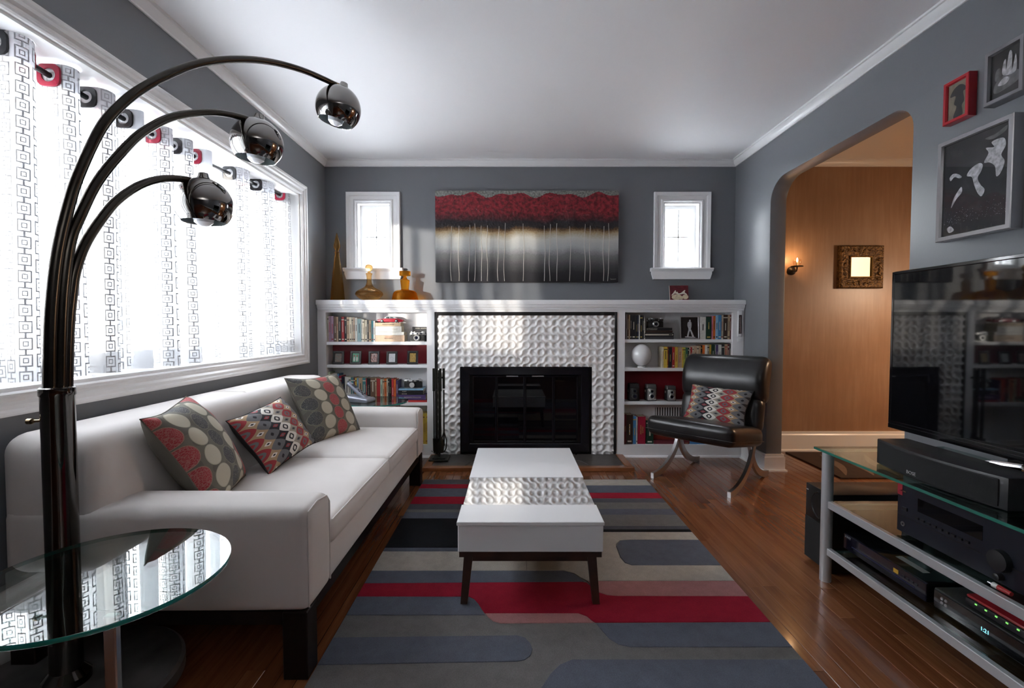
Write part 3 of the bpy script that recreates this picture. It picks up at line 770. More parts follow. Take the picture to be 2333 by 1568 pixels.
def ogee_mat(name):
    g = NT(name, .85); uv = g.coord('UV'); u, v, _ = g.sep(uv)
    a0 = g.math('MULTIPLY', u, 4.3); b0 = g.math('MULTIPLY', v, 5.2)
    wob = g.math('MULTIPLY', g.math('SINE', g.math('MULTIPLY', b0, 2 * PI)), .07)
    a0 = g.math('ADD', a0, 0.0)
    p = g.math('ADD', a0, b0); q = g.math('SUBTRACT', a0, b0)
    s2 = g.math('MULTIPLY', g.math('SINE', g.math('MULTIPLY', a0, 2 * PI)), .0)
    p = g.math('ADD', p, wob); q = g.math('SUBTRACT', q, wob)
    pi_ = g.math('FLOOR', p); qi = g.math('FLOOR', q)
    fp_ = g.math('ABSOLUTE', g.math('SUBTRACT', g.math('SUBTRACT', p, pi_), .5)); fq = g.math('ABSOLUTE', g.math('SUBTRACT', g.math('SUBTRACT', q, qi), .5))
    m = g.math('MAXIMUM', fp_, fq)
    r = g.math('ADD', g.math('MULTIPLY', m, .75), g.math('MULTIPLY', g.math('SQRT', g.math('ADD', g.math('POWER', fp_, 2.0), g.math('POWER', fq, 2.0))), .25))
    colidx = g.math('MODULO', g.math('ADD', g.math('ADD', pi_, qi), 60.0), 6.0)
    f = g.math('DIVIDE', g.math('ADD', colidx, .5), 6.0)
    BK, WH, RD, TN, GY, LG = (.016, .017, .022), (.66, .63, .58), (.30, .032, .040), (.36, .25, .145), (.135, .135, .145), (.33, .29, .235)
    outer = g.ramp(f, [(i / 6, c) for i, c in enumerate((TN, GY, BK, WH, LG, RD))], 'CONSTANT')
    mid = g.ramp(f, [(i / 6, c) for i, c in enumerate((WH, GY, RD, BK, GY, GY))], 'CONSTANT')
    core = g.ramp(f, [(i / 6, c) for i, c in enumerate((BK, BK, GY, WH, BK, RD))], 'CONSTANT')
    c = g.mix(g.math('LESS_THAN', r, .24), outer, mid); c = g.mix(g.math('LESS_THAN', r, .115), c, core)
    g.color(c); g.bump(g.noise(uv, 260, 2), .25, .001); return g.m
dots1 = dots_mat('dotted_fabric', 'rckcrc', .5); dots2 = dots_mat('dotted_fabric_b', 'kcrckc'); ogee = ogee_mat('ogee_fabric')
taupe_back = M('taupe_cotton', (.135, .122, .100), .85, bump=.15, bscale=300)
black_back = M('black_cotton', (.022, .020, .022), .85, bump=.15, bscale=300)
def pillow(label, ctr, n, w_, h_, thick, front, back, roll=0, sag=0, group=None, nseed=1):
    n = Vector(n).normalized(); e1 = Vector((0, 0, 1)).cross(n).normalized(); e2 = n.cross(e1)
    c, s = math.cos(roll), math.sin(roll); e1, e2 = e1 * c + e2 * s, e2 * c - e1 * s
    t = thing('throw_pillow', label, 'pillow', tuple(ctr), group=group)
    rg = random.Random(nseed); ph = [rg.uniform(0, 6) for _ in range(6)]
    def pos(u, v, sg):
        a, b = 2 * u - 1, 2 * v - 1
        px_ = 1 - .085 * (1 - b * b) - .02 * math.sin(3 * b + ph[0]) * (1 - b * b); py_ = 1 - .085 * (1 - a * a) - .02 * math.sin(3 * a + ph[1]) * (1 - a * a)
        th = thick / 2 * (max(0, 1 - a ** 2) ** .42) * (max(0, 1 - b ** 2) ** .42)
        th *= 1 + .07 * math.sin(4 * a + ph[2]) * math.sin(3.5 * b + ph[3])
        th += .006 * math.sin(9 * (a + b) + ph[4]) * (1 - a * a) * (1 - b * b) * (abs(a * b) ** .5)
        bend = -sag * (b * b) 
        return Vector(ctr) + e1 * a * w_ / 2 * px_ + e2 * b * h_ / 2 * py_ + n * (sg * th + bend)
    MB().grid(lambda u, v: pos(u, v, 1), 30, 30).build('front_cover', front, t, ang=80)
    MB().grid(lambda u, v: pos(1 - u, v, -1), 30, 30).build('back_cover', back, t, ang=80)
    pts = [pos(k / 12, 0, 0) for k in range(12)] + [pos(1, k / 12, 0) for k in range(12)] + [pos(1 - k / 12, 1, 0) for k in range(12)] + [pos(0, 1 - k / 12, 0) for k in range(13)]
    MB().tube(pts, .0025, 6, caps=False).build('seam', back, t)
    return t
pillow('taupe dotted cushion leaning beside the near sofa arm', (-1.155, 1.770, .595), (.82, .22, .50), .41, .40, .17, dots1, taupe_back, roll=.05, nseed=3)
pillow('small ogee patterned cushion in the middle of the ivory sofa', (-1.105, 2.235, .560), (.80, -.08, .58), .44, .29, .13, ogee, black_back, roll=.10, nseed=5)
pillow('taupe dotted cushion leaning beside the far sofa arm', (-1.085, 2.785, .590), (.83, -.28, .46), .42, .40, .14, dots2, taupe_back, roll=-.03, nseed=9)

# ---- coffee table
lac = M('white_lacquer', (.82, .825, .84), .12, coat=.5)
wal = M('walnut', (.050, .022, .014), .35, noise=.45, nscale=10, stretch=(1, .12, 1))
ct = thing('coffee_table', 'white lacquer coffee table with mirrored centre and walnut legs', 'coffee table', (.066, 2.28, 0))
CX0, CX1, CY0, CY1, CT = -.205, .336, 1.74, 2.82, .341
MB().box((CX0 + .004, CY0 + .004, .228), (CX1 - .004, CY1 - .004, .326), .002, 1).build('body', lac, ct, False)
MB().box((CX0, CY0, .327), (CX1, 1.914, CT), .002, 1).build('lid', lac, ct, False)
MB().box((CX0, 2.268, .327), (CX1, CY1, CT), .002, 1).build('lid', lac, ct, False)
mir = M('mirrored_glass', (.80, .81, .82), .02, 1)
MB().box((CX0 + .006, 1.916, .327), (CX1 - .006, 2.266, .339), .001, 1).build('mirror_panel', mir, ct, False)
MB().box((CX0 + .008, CY0 + .012, .205), (CX1 - .008, CY1 - .012, .228)).build('frame', wal, ct, False)
MB().box((CX0 + .04, CY0 + .05, .172), (CX1 - .04, CY0 + .068, .205)).build('apron', wal, ct, False)
MB().box((CX0 + .04, CY1 - .068, .172), (CX1 - .04, CY1 - .05, .205)).build('apron', wal, ct, False)
MB().box((CX0 + .04, CY0 + .068, .172), (CX0 + .058, CY1 - .068, .205)).build('apron', wal, ct, False)
MB().box((CX1 - .058, CY0 + .068, .172), (CX1 - .04, CY1 - .068, .205)).build('apron', wal, ct, False)
for sx in (0, 1):
    for sy in (0, 1):
        xt = CX0 + .040 if sx == 0 else CX1 - .040; xb = CX0 + .022 if sx == 0 else CX1 - .022
        yt = CY0 + .058 if sy == 0 else CY1 - .058; yb = CY0 + .050 if sy == 0 else CY1 - .050
        mb = MB(); v0 = [mb.bm.verts.new((xb + a * .013, yb + b * .013, .0138)) for a, b in ((-1, -1), (1, -1), (1, 1), (-1, 1))]
        v1 = [mb.bm.verts.new((xt + a * .017, yt + b * .016, .205)) for a, b in ((-1, -1), (1, -1), (1, 1), (-1, 1))]
        mb.bm.faces.new(v0[::-1]); mb.bm.faces.new(v1)
        for k in range(4): mb.bm.faces.new((v0[k], v0[(k + 1) % 4], v1[(k + 1) % 4], v1[k]))
        mb.build('leg', wal, ct, False)

# ---- black leather armchair (local x across, y towards the back)
FLx, FLy = onZ(1485, 1090, 0)[:2]
ac = thing('armchair', 'black leather lounge chair on curved steel legs beside the arch', 'armchair', (FLx, FLy, 0), math.atan2(-.731, .682))
lea = NT('black_leather', .30); tc = lea.coord('Object'); n1 = lea.noise(tc, 14, 5); n2 = lea.noise(tc, 240, 3)
lea.color(lea.ramp(n1, [(.3, (.010, .010, .011)), (.7, (.017, .016, .017))])); lea.bump(lea.math('ADD', lea.math('MULTIPLY', n1, .8), lea.math('MULTIPLY', n2, .15)), .10, .006)
lea = lea.m
CW = .53
def seatfn(p):
    t = (p.y + .03) / .5
    p.z -= .075 * t; return p
MB().rbox((-.035, -.035, .315), (CW + .035, .47, .445), .045, 5, 8, bulge=(.004, .006, .012), fn=seatfn).build('seat', lea, ac, local=True)
st = [(-.033, -.033, .355), (CW + .033, -.033, .355), (CW + .037, .20, .32), (CW + .035, .46, .28)]
MB().tube([(x, y - .004 if y < 0 else y, z) for x, y, z in st], .003, 6).build('seat_piping', lea, ac, local=True)
def lean(p0, ang):
    return Matrix.Translation(p0) @ Matrix.Rotation(-ang, 4, 'X')
MB().rbox((-CW / 2 - .025, -.065, 0), (CW / 2 + .025, .055, .25), .055, 5, 6, bulge=(0, .008, 0), M=lean((CW / 2, .455, .325), .20)).build('lower_back', lea, ac, local=True)
def rollfn(p):
    p.y -= .05 * math.sin(max(0, min(1, (p.z) / .34)) * PI) * (1 if p.y < 0 else .2); return p
MB().rbox((-CW / 2 - .035, -.075, 0), (CW / 2 + .035, .055, .335), .058, 5, 8, bulge=(0, .0, 0), fn=rollfn, M=lean((CW / 2, .525, .515), .22)).build('headrest_back', lea, ac, local=True)
for sg, x in ((0, .0), (1, CW)):
    pts = []
    for k in range(15):
        t = k / 14; a = t * PI / 2 * .92
        pts.append((x, .005 + .40 * math.sin(a) * .96, .016 + .335 * (1 - math.cos(a))))
    pts += [(x, .405, .345)]
    MB().tube(pts, 1, flat=(.022, .042, (0, 0, 1))).build('front_leg', steel_m, ac, smooth=True, local=True, ang=50)
    pts = []
    for k in range(11):
        t = k / 10; a = t * PI / 2 * .9
        pts.append((x + (.012 if sg == 0 else -.012), .665 - .30 * math.sin(a), .016 + .26 * (1 - math.cos(a))))
    pts += [(pts[-1][0], .34, .30)]
    MB().tube(pts, 1, flat=(.022, .042, (0, 0, 1))).build('rear_leg', steel_m, ac, smooth=True, local=True, ang=50)
MB().box((0, .27, .272), (CW, .31, .288)).build('cross_bar', steel_m, ac, False, local=True)
pillow('ogee patterned cushion resting on the black leather armchair', (1.432, 3.375, .505), (-.66, -.61, .46), .44, .27, .12, ogee, black_back, roll=-.03, nseed=12)
# ================================================================== CURTAINS, LAMP, GLASS TABLE, MEDIA CORNER
# ---- sheer curtains on a sagging black rod
def rod_z(y): return 1.942 + .055 * min(1.0, ((y - 2.35) / 1.05) ** 2)
RXc = -1.668
rodm = M('black_rod', (.018, .018, .022), .3, .4)
cr = thing('curtain_rod', 'thin black curtain rod carrying the sheer panels', 'curtain rod', (RXc, 3.56, 1.98))
MB().tube([(RXc, y / 20, rod_z(y / 20)) for y in range(23, 72)], .0105, 10).build('rod', rodm, cr)
for y in (1.16, 3.55):
    MB().box((RXc - .02, y - .008, rod_z(y) - .02), (RXc + .02, y + .008, WZ1 - .012), .003, 1).build('bracket', rodm, cr, False)
sh = NT('sheer_burnout_fabric'); uv = sh.coord('UV'); u, v, _ = sh.sep(uv)
cu = sh.math('MULTIPLY', u, 20.0); ci = sh.math('FLOOR', cu); fu = sh.math('SUBTRACT', sh.math('SUBTRACT', cu, ci), .5)
wn = sh.N.new('ShaderNodeTexWhiteNoise'); wn.noise_dimensions = '1D'; sh.L.new(ci, wn.inputs['W'])
cv = sh.math('ADD', sh.math('MULTIPLY', v, sh.math('ADD', 13.0, sh.math('MULTIPLY', wn.outputs[0], 7.0))), sh.math('MULTIPLY', wn.outputs[0], 9.0))
fv = sh.math('SUBTRACT', sh.math('FRACT', cv), .5)
au, av = sh.math('ABSOLUTE', fu), sh.math('ABSOLUTE', fv)
mx = sh.math('MAXIMUM', au, sh.math('MULTIPLY', av, 1.04))
def band_(a, b): return sh.math('MULTIPLY', sh.math('GREATER_THAN', mx, a), sh.math('LESS_THAN', mx, b))
rg = sh.math('MAXIMUM', band_(.30, .385), band_(.10, .165))
link = sh.math('MULTIPLY', sh.math('LESS_THAN', au, .06), sh.math('GREATER_THAN', av, .37))
pat = sh.math('MAXIMUM', rg, link)
stripe = sh.math('GREATER_THAN', sh.math('SINE', sh.math('MULTIPLY', u, 15.0)), -.75)
pat = sh.math('MULTIPLY', pat, stripe)
hem = sh.math('MAXIMUM', sh.math('LESS_THAN', v, .085), sh.math('GREATER_THAN', v, 1.055))
op = sh.math('ADD', .80, sh.math('MULTIPLY', pat, .20)); op = sh.math('ADD', op, sh.math('MULTIPLY', hem, .18), clamp=True)
dens = sh.math('MAXIMUM', pat, sh.math('MULTIPLY', hem, .55))
tr = sh.N.new('ShaderNodeBsdfTransparent'); df = sh.N.new('ShaderNodeBsdfDiffuse'); tl = sh.N.new('ShaderNodeBsdfTranslucent')
sh.L.new(sh.mix(dens, (.72, .72, .72), (.55, .55, .555)), df.inputs[0]); sh.L.new(sh.mix(dens, (.42, .435, .465), (.030, .031, .034)), tl.inputs[0])
m1 = sh.N.new('ShaderNodeMixShader'); m1.inputs[0].default_value = .55; sh.L.new(df.outputs[0], m1.inputs[1]); sh.L.new(tl.outputs[0], m1.inputs[2])
m2 = sh.N.new('ShaderNodeMixShader'); sh.L.new(op, m2.inputs[0]); sh.L.new(tr.outputs[0], m2.inputs[1]); sh.L.new(m1.outputs[0], m2.inputs[2])
sh.L.new(m2.outputs[0], sh.N['Material Output'].inputs[0]); sheer = sh.m
gb = M('black_grommet', (.012, .012, .014), .35); gr = M('red_grommet', (.30, .010, .035), .4)
panels = [('sheer curtain panel at the near end of the window, mostly cut by the frame edge', [(1.22, 'r'), (1.40, 'k')]),
          ('sheer curtain panel behind the arched lamp stems', [(1.593, 'k'), (1.775, 'r'), (1.926, 'k'), (2.107, 'k')]),
          ('sheer curtain panel behind the lowest lamp globe', [(2.272, 'r'), (2.413, 'k'), (2.566, 'r')]),
          ('sheer curtain panel at the far end of the window', [(2.880, 'k'), (3.176, 'k'), (3.500, 'r')])]
PEND = (1.527, 2.206, 2.785, WY1 - .016)
for pi, (lab, gs) in enumerate(panels):
    t = thing('curtain', lab, 'curtain', (RXc, gs[0][0], WZ0 + .02), group='sheer patterned curtain panels')
    ys = [g_[0] for g_ in gs]; ends = [ys[0] - (.03 if pi == 3 else .06)]
    for i, y in enumerate(ys):
        nxt = ys[i + 1] if i < len(ys) - 1 else min(y + .16, PEND[pi])
        ends += [y, (y + nxt) / 2]
    ends.append(PEND[pi]); path = []; s0 = -1
    ends = sorted(ends)
    for i in range(len(ends) - 1):
        n = 10
        for k in range(n + (1 if i == len(ends) - 2 else 0)):
            tt = k / n
            half = (i == 0 or i == len(ends) - 2)
            te = tt - .92 * math.sin(2 * PI * tt) / (2 * PI) if not half else (1 - (1 - tt) ** 2 if i == 0 else tt ** 2)
            a = math.sin(PI * tt) if not half else (math.cos(PI / 2 * tt) if i == 0 else math.sin(PI / 2 * tt))
            path.append((RXc + s0 * (.066 if not half else .045) * a, ends[i] + (ends[i + 1] - ends[i]) * te))
        s0 = -s0
    cum = [0]
    for (xa, ya), (xb, yb) in zip(path, path[1:]): cum.append(cum[-1] + math.hypot(xb - xa, yb - ya))
    zb = WZ0 + .016; NP = len(path) - 1
    def pos(uu, vv):
        k = int(round(uu * NP)); x, y = path[k]
        top = rod_z(y) + .042
        z = zb + .012 * math.sin(k * .7) * 0 + (top - zb) * vv
        fl = 1 - vv
        x2 = RXc + (x - RXc) * (1 + .30 * fl * math.sin(k * .31 + pi)) + .010 * fl * math.sin(k * .23 + 2 * pi)
        y2 = y + .018 * fl * math.sin(k * .17 + pi)
        x2 = min(x2, XL - .012)
        return Vector((x2, min(y2, WY1 - .015), z))
    MB().grid(pos, NP, 24, lambda uu, vv: (cum[int(round(uu * NP))] + pi * .37, vv * 1.14)).build('cloth', sheer, t, ang=180)
    hid = [((ys[i] + ys[i + 1]) / 2, 'k' if i % 2 else 'r') for i in range(len(ys) - 1)]
    for i, (y, c) in enumerate(gs + hid):
        k = min(range(len(path)), key=lambda q: abs(path[q][1] - y)); k = max(1, min(NP - 1, k))
        tn = Vector((path[k + 1][0] - path[k - 1][0], path[k + 1][1] - path[k - 1][1], 0)).normalized()
        z = rod_z(y); nrm = Vector((tn.y, -tn.x, 0)); mb = MB(); lo = []
        for r_, q in ((.0245, -.006), (.0245, .006), (.039, .006), (.039, -.006)):
            ring = []
            for s_ in range(24):
                a = 2 * PI * (s_ + .5) / 24; rr = r_
                if r_ > .03:
                    am = (a + PI / 8) % (PI / 4) - PI / 8; am2 = (a % (PI / 2)) - PI / 4
                    rr = min(r_ / max(abs(math.cos(a)), abs(math.sin(a))), r_ * 1.17)
                ring.append(mb.bm.verts.new(Vector((RXc, y, z)) + tn * math.cos(a) * rr + Vector((0, 0, 1)) * math.sin(a) * rr + nrm * q))
            lo.append(ring)
        for i2 in range(4):
            A, B = lo[i2], lo[(i2 + 1) % 4]
            for s_ in range(24): mb.bm.faces.new((A[s_], A[(s_ + 1) % 24], B[(s_ + 1) % 24], B[s_]))
        bmesh.ops.recalc_face_normals(mb.bm, faces=mb.bm.faces)
        mb.build('grommet', gb if c == 'k' else gr, t, ang=40, label='black grommet' if c == 'k' else 'red grommet')

# ---- arc floor lamp
LBx, LBy = -1.262, 1.335
nick = M('black_nickel', (.10, .095, .09), .09, 1)
nick2 = M('dark_chrome_globe', (.27, .26, .25), .07, 1)
armm = M('dark_bronze_tube', (.062, .055, .047), .22, 1)
brass = M('antique_brass', (.32, .24, .14), .3, 1)
lamp = thing('arc_floor_lamp', 'three armed dark chrome arc lamp with globe shades', 'floor lamp', (LBx, LBy, 0))
marb = M('dark_marble', (.10, .092, .09), .3, noise=.5, nscale=9)
MB().lathe([(0, 0), (.27, 0), (.278, .006), (.278, .040), (.268, .048), (.05, .05), (0, .05)], (LBx, LBy, 0), 64).build('base', marb, lamp)
MB().lathe([(.0, .05), (.055, .05), (.055, .07), (.0375, .09), (.0375, .862), (.040, .866), (.040, .885), (.036, .888), (0, .888)], (LBx, LBy, 0), 40).build('pole', nick, lamp)
MB().tube([(LBx - .036, LBy - .01, .795), (LBx - .058, LBy - .018, .795)], .004, 8).lathe([(0, -.006), (.008, -.006), (.008, .006), (0, .006)], (LBx - .060, LBy - .019, .795), 12, Matrix.Rotation(PI / 2, 3, 'Y')).build('set_screw', brass, lamp)
arms = [([(112, 883), (115, 754), (122, 653), (133, 568), (152, 484), (178, 400), (230, 292), (283, 232), (335, 195), (399, 163), (462, 143), (542, 135), (622, 142), (700, 164), (775, 198)], (771, 247), 97, 14),
        ([(135, 883), (139, 754), (145, 653), (159, 551), (182, 492), (223, 412), (287, 336), (335, 295), (399, 265), (478, 256), (542, 265), (586, 280)], (586, 327), 109, 6),
        ([(149, 883), (154, 754), (162, 670), (172, 612), (196, 551), (237, 490), (271, 453), (319, 422), (367, 408), (414, 408), (456, 416)], (464, 467), 119, 1)]
DG = .198
def catmull(P, n=6):
    out = []
    for i in range(len(P) - 1):
        p0, p1, p2, p3 = P[max(i - 1, 0)], P[i], P[i + 1], P[min(i + 2, len(P) - 1)]
        for k in range(n):
            t = k / n; out.append(.5 * ((2 * p1) + (p2 - p0) * t + (2 * p0 - 5 * p1 + 4 * p2 - p3) * t * t + (3 * p1 - p0 - 3 * p2 + p3) * t ** 3))
    return out + [P[-1]]
bulb_m = M('clear_bulb', (.85, .87, .9), .02, 0, coat=1, spec=1)
shade_in = M('shade_inner_white', (.24, .27, .27), .4)
for pts, c, d, tilt in arms:
    Y = DG * FPX / d; tip = onY(c[0], c[1], Y)
    pn = Vector((-(tip.y - LBy), tip.x - LBx, 0)).normalized(); b0 = Vector((LBx, LBy, 0))
    P = []
    for k, q in enumerate(pts):
        r_ = ray(*q); t_ = (b0 - EYE).dot(pn) / r_.dot(pn); p = EYE + r_ * t_
        P.append(p)
    P[0].z = .86
    cm = catmull(P); arm = MB().tube(cm, [.0165 - .0050 * k / (len(cm) - 1) for k in range(len(cm))], 12).build('arm', armm, lamp)
    e = P[-1]; dr = (P[-1] - P[-2]).normalized()
    MB().tube([e - dr * .03, e + dr * .004], .0125, 12).tube([e - dr * .004, e - dr * .004 + Vector((0, 0, -.02))], .010, 10).build('end_cap', brass, arm)
    R = Matrix.Rotation(math.radians(tilt), 3, 'Y'); ctr = onY(c[0], c[1], e.y)
    rad = DG / 2 * e.y / Y
    a0 = math.radians(8); a1 = math.radians(131)
    out_ = [(0, rad * 1.0)] + [(rad * math.sin(a0 + (a1 - a0) * k / 26), rad * math.cos(a0 + (a1 - a0) * k / 26)) for k in range(27)]
    inn = [((rad - .003) * math.sin(a1 - (a1 - a0) * k / 20), (rad - .003) * math.cos(a1 - (a1 - a0) * k / 20)) for k in range(21)]
    g_ = MB().lathe(out_ + [inn[0]], ctr, 48, R).build('shade', nick2, arm, ang=50)
    MB().lathe(inn + [(0, rad - .004)], ctr, 40, R).build('shade_lining', shade_in, arm)
    MB().lathe([(0, rad + .020), (.016, rad + .018), (.020, rad + .004), (.026, rad - .006), (0, rad - .004)], ctr, 20, R).build('shade_cap', nick2, arm)
    MB().lathe([(0, rad * .9), (.016, rad * .9), (.016, .03), (.022, .01), (.034, -.022), (.037, -.045), (.031, -.066), (.016, -.078), (0, -.081)], ctr, 24, R).build('bulb', bulb_m, arm)

# ---- round glass side table in the foreground
gt_z = .52; q_ = (CAMZ - gt_z) / .555
gtc = Vector((-.917 * q_, 1.066 * q_, 0)); gtr = .2465 * q_
tg = thin_glass('tinted_table_glass', (.62, .70, .68), .30); teal = M('teal_glass_edge', (.01, .20, .17), .05, coat=1)
gt = thing('glass_side_table', 'round glass side table with chrome legs in the foreground', 'side table', (gtc.x, gtc.y, 0))
top = MB().lathe([(0, gt_z), (gtr, gt_z), (gtr, gt_z - .010), (0, gt_z - .010)], gtc, 96).build('glass_top', tg, gt, ang=30)
MB().lathe([(gtr, gt_z - .0005), (gtr + .0012, gt_z - .0025), (gtr + .0012, gt_z - .0075), (gtr, gt_z - .0095)], gtc, 96).build('rim', teal, top)
for lx in (-.760, -1.010):
    MB().box((lx - .012, .890, .014), (lx + .012, .904, gt_z - .0105), .002, 1).build('leg', chrome_m, gt, False)
MB().box((-1.022, .885, 0), (-.748, .909, .014), .002, 1).build('floor_bar', chrome_m, gt, False)
for lx in (-.760, -1.010): MB().box((lx - .012, .909, 0), (lx + .012, 1.20, .014), .002, 1).build('floor_bar', chrome_m, gt, False)

# ---- media stand
alu = M('satin_aluminium', (.50, .51, .53), .35, .5)
mg = thin_glass('green_shelf_glass', (.66, .80, .76), .16, .03)
MX0, MX1, MY0, MY1 = 1.285, 1.74, .80, 1.975; TZ = .555; SZ = (.332, .136)
stn = thing('media_stand', 'three tier glass and aluminium media stand under the television', 'media stand', (1.5, 1.4, 0))
for x in (MX0 + .015, MX1):
    for y in (MY0, MY1):
        MB().lathe([(0, 0), (.0215, 0), (.0215, TZ - .016), (.012, TZ - .014), (.012, TZ - .010), (0, TZ - .010)], (x, y, 0), 24).build('post', alu, stn)
tp = MB().box((1.258, .74, TZ - .010), (1.80, 2.0, TZ), .001, 1).build('glass_shelf', mg, stn, False)
mb = MB(); mb.box((1.2565, .74, TZ - .0095), (1.258, 2.0, TZ - .0005)); mb.box((1.2565, 2.0, TZ - .0095), (1.80, 2.0015, TZ - .0005)); mb.build('edge', M('green_glass_edge', (.03, .16, .12), .08, coat=1), tp, False)
for z in SZ:
    s_ = MB().box((MX0 + .026, MY0 + .02, z), (MX1 - .01, MY1 - .02, z + .008)).build('glass_shelf', mg, stn, False)
    MB().box((MX0 + .006, MY0 + .02, z - .022), (MX0 + .026, MY1 - .018, z + .008), .002, 1).build('rail', alu, stn, False)
    MB().box((MX1 - .01, MY0 + .02, z - .022), (MX1 + .01, MY1 - .018, z + .008), .002, 1).build('rail', alu, stn, False)
    MB().box((MX0 + .026, MY1 - .040, z - .022), (MX1 - .01, MY1 - .020, z - .001), .002, 1).build('rail', alu, stn, False)
# ---- television
tvb = M('piano_black', (.006, .006, .007), .08, coat=.6); scr = M('tv_screen', (.004, .004, .005), .035, spec=.75)
TVX = 1.50; ty1 = FPX * TVX / 861; tvt = onX(2029, 620, TVX).z; tvbz = onX(2019, 972, TVX).z; ty0 = ty1 - 1.07
tv = thing('television', 'large flat black television on the media stand', 'television', (TVX, 1.39, TZ))
MB().box((TVX + .004, ty0, tvbz), (TVX + .045, ty1, tvt), .004, 2).build('housing', tvb, tv)
MB().frame((TVX + .006, 0, 0), (0, 1, 0), (0, 0, 1), (-1, 0, 0), ty0 + .014, ty1 - .012, tvbz + .030, tvt - .014, [(0, 0), (0, .004), (.003, .006), (.0115, .006), (.012, 0)]).build('bezel', tvb, tv, False)
MB().box((TVX + .001, ty0 + .014, tvbz + .030), (TVX + .006, ty1 - .012, tvt - .014)).build('screen', scr, tv, False)
MB().box((TVX - .001, ty0, tvbz), (TVX + .006, ty1, tvbz + .018), .001, 1).build('lower_trim', tvb, tv, False)
MB().box((TVX - .002, 1.335, tvbz + .006), (TVX, 1.385, tvbz + .012)).build('badge', steel_m, tv, False)
MB().box((TVX + .008, 1.34, TZ + .002), (TVX + .035, 1.46, tvbz + .03)).build('neck', tvb, tv, False)
for sg in (-1, 1):
    MB().tube([(TVX - .004, 1.40, tvbz - .012), (TVX - .034, 1.40 + sg * .06, tvbz - .016), (TVX - .040, 1.40 + sg * .13, tvbz - .040), (TVX - .040, 1.40 + sg * .20, TZ + .008)], [.011, .011, .010, .008], 10).build('foot', chrome_m, tv)
    MB().tube([(TVX + .02, 1.40, TZ + .030), (TVX + .09, 1.40 + sg * .06, TZ + .020), (TVX + .14, 1.40 + sg * .08, TZ + .010)], [.013, .011, .008], 10).build('foot', chrome_m, tv)
# ---- centre speaker
blk = M('black_plastic', (.012, .012, .014), .42, bump=.08, bscale=300); grille = M('speaker_cloth', (.010, .010, .011), .85, bump=.4, bscale=900)
y1s, y0s = 1.752, 1.285
cs = thing('centre_speaker', 'long curved black centre speaker on the glass top', 'speaker', (1.38, 1.52, TZ))
def spk(y): t = (y - y0s) / (y1s - y0s); return 1.332 - .030 * math.sin(PI * t)
n = 16; ol = [(spk(y0s + (y1s - y0s) * k / n), y0s + (y1s - y0s) * k / n) for k in range(n + 1)] + [(1.44, y1s), (1.44, y0s)]
MB().prism(ol, 'z', TZ + .0015, TZ + .092, .004, 2).build('cabinet', blk, cs)
mb = MB(); ol2 = [(spk(y0s + .02 + (y1s - y0s - .04) * k / n) - .004, y0s + .02 + (y1s - y0s - .04) * k / n) for k in range(n + 1)]
mb.prism(ol2 + [(x + .006, y) for x, y in reversed(ol2)], 'z', TZ + .008, TZ + .084, .002, 1); mb.build('grille', grille, cs)
sil = M('silver_print', (.6, .6, .62), .3, .6)
text(cs, 'BOSE', .016, (spk(1.56) - .0055, 1.56, TZ + .022), (0, -1, 0), (0, 0, 1), sil)
# ---- AV receiver
rx0, ry1, ry0, rz = 1.337, 1.660, 1.225, SZ[0] + .008
rec = thing('av_receiver', 'black audio receiver with buttons and knobs on the middle shelf', 'receiver', (1.5, 1.44, rz))
bfront = M('receiver_front', (.011, .012, .019), .3)
MB().box((rx0 + .008, ry0, rz + .012), (1.68, ry1, rz + .172), .003, 1).build('case', blk, rec)
MB().box((rx0, ry0, rz + .010), (rx0 + .009, ry1, rz + .174), .002, 1).build('front_panel', bfront, rec, False)
MB().box((rx0 - .001, ry0 + .13, rz + .105), (rx0 + .001, ry1 - .085, rz + .148)).build('display', scr, rec, False)
MB().box((rx0 - .0015, ry0 + .004, rz + .066), (rx0 + .001, ry1 - .004, rz + .069)).build('trim_line', dark_m, rec, False)
for k in range(9):
    y = ry1 - .085 - k * .022; MB().box((rx0 - .005, y - .007, rz + .078), (rx0 + .001, y + .007, rz + .086), .001, 1).build('button', blk, rec, False)
MB().box((rx0 - .005, ry1 - .045, rz + .088), (rx0, ry1 - .025, rz + .100), .001, 1).build('power_button', blk, rec, False)
for y, z_, r_ in ((ry0 + .075, .075, .030), (ry0 + .075, .030, .010)):
    MB().lathe([(0, 0), (r_, 0), (r_ * .93, .016), (r_ * .5, .018), (0, .018)], (rx0, y, rz + z_), 28, Matrix.Rotation(-PI / 2, 3, 'Y')).build('knob', blk, rec)
MB().lathe([(.004, 0), (.008, 0), (.008, .003), (.004, .003)], (rx0, ry1 - .028, rz + .040), 16, Matrix.Rotation(-PI / 2, 3, 'Y'), True).build('headphone_jack', steel_m, rec)
MB().box((rx0 - .0012, ry1 - .035, rz + .150), (rx0, ry1 - .012, rz + .154)).build('gold_mark', brass, rec, False)
MB().box((rx0 - .0012, ry1 - .022, rz + .136), (rx0, ry1 - .001, rz + .1735)).build('red_sticker', M('red_sticker', (.30, .02, .03), .4), rec, False, label='small red sticker')
for k in range(12):
    y = ry1 - .03 - k * .033; MB().box((rx0 + .06, y - .010, rz + .1715), (rx0 + .16, y + .010, rz + .1735)).build('vent_slot', dark_m, rec, False)
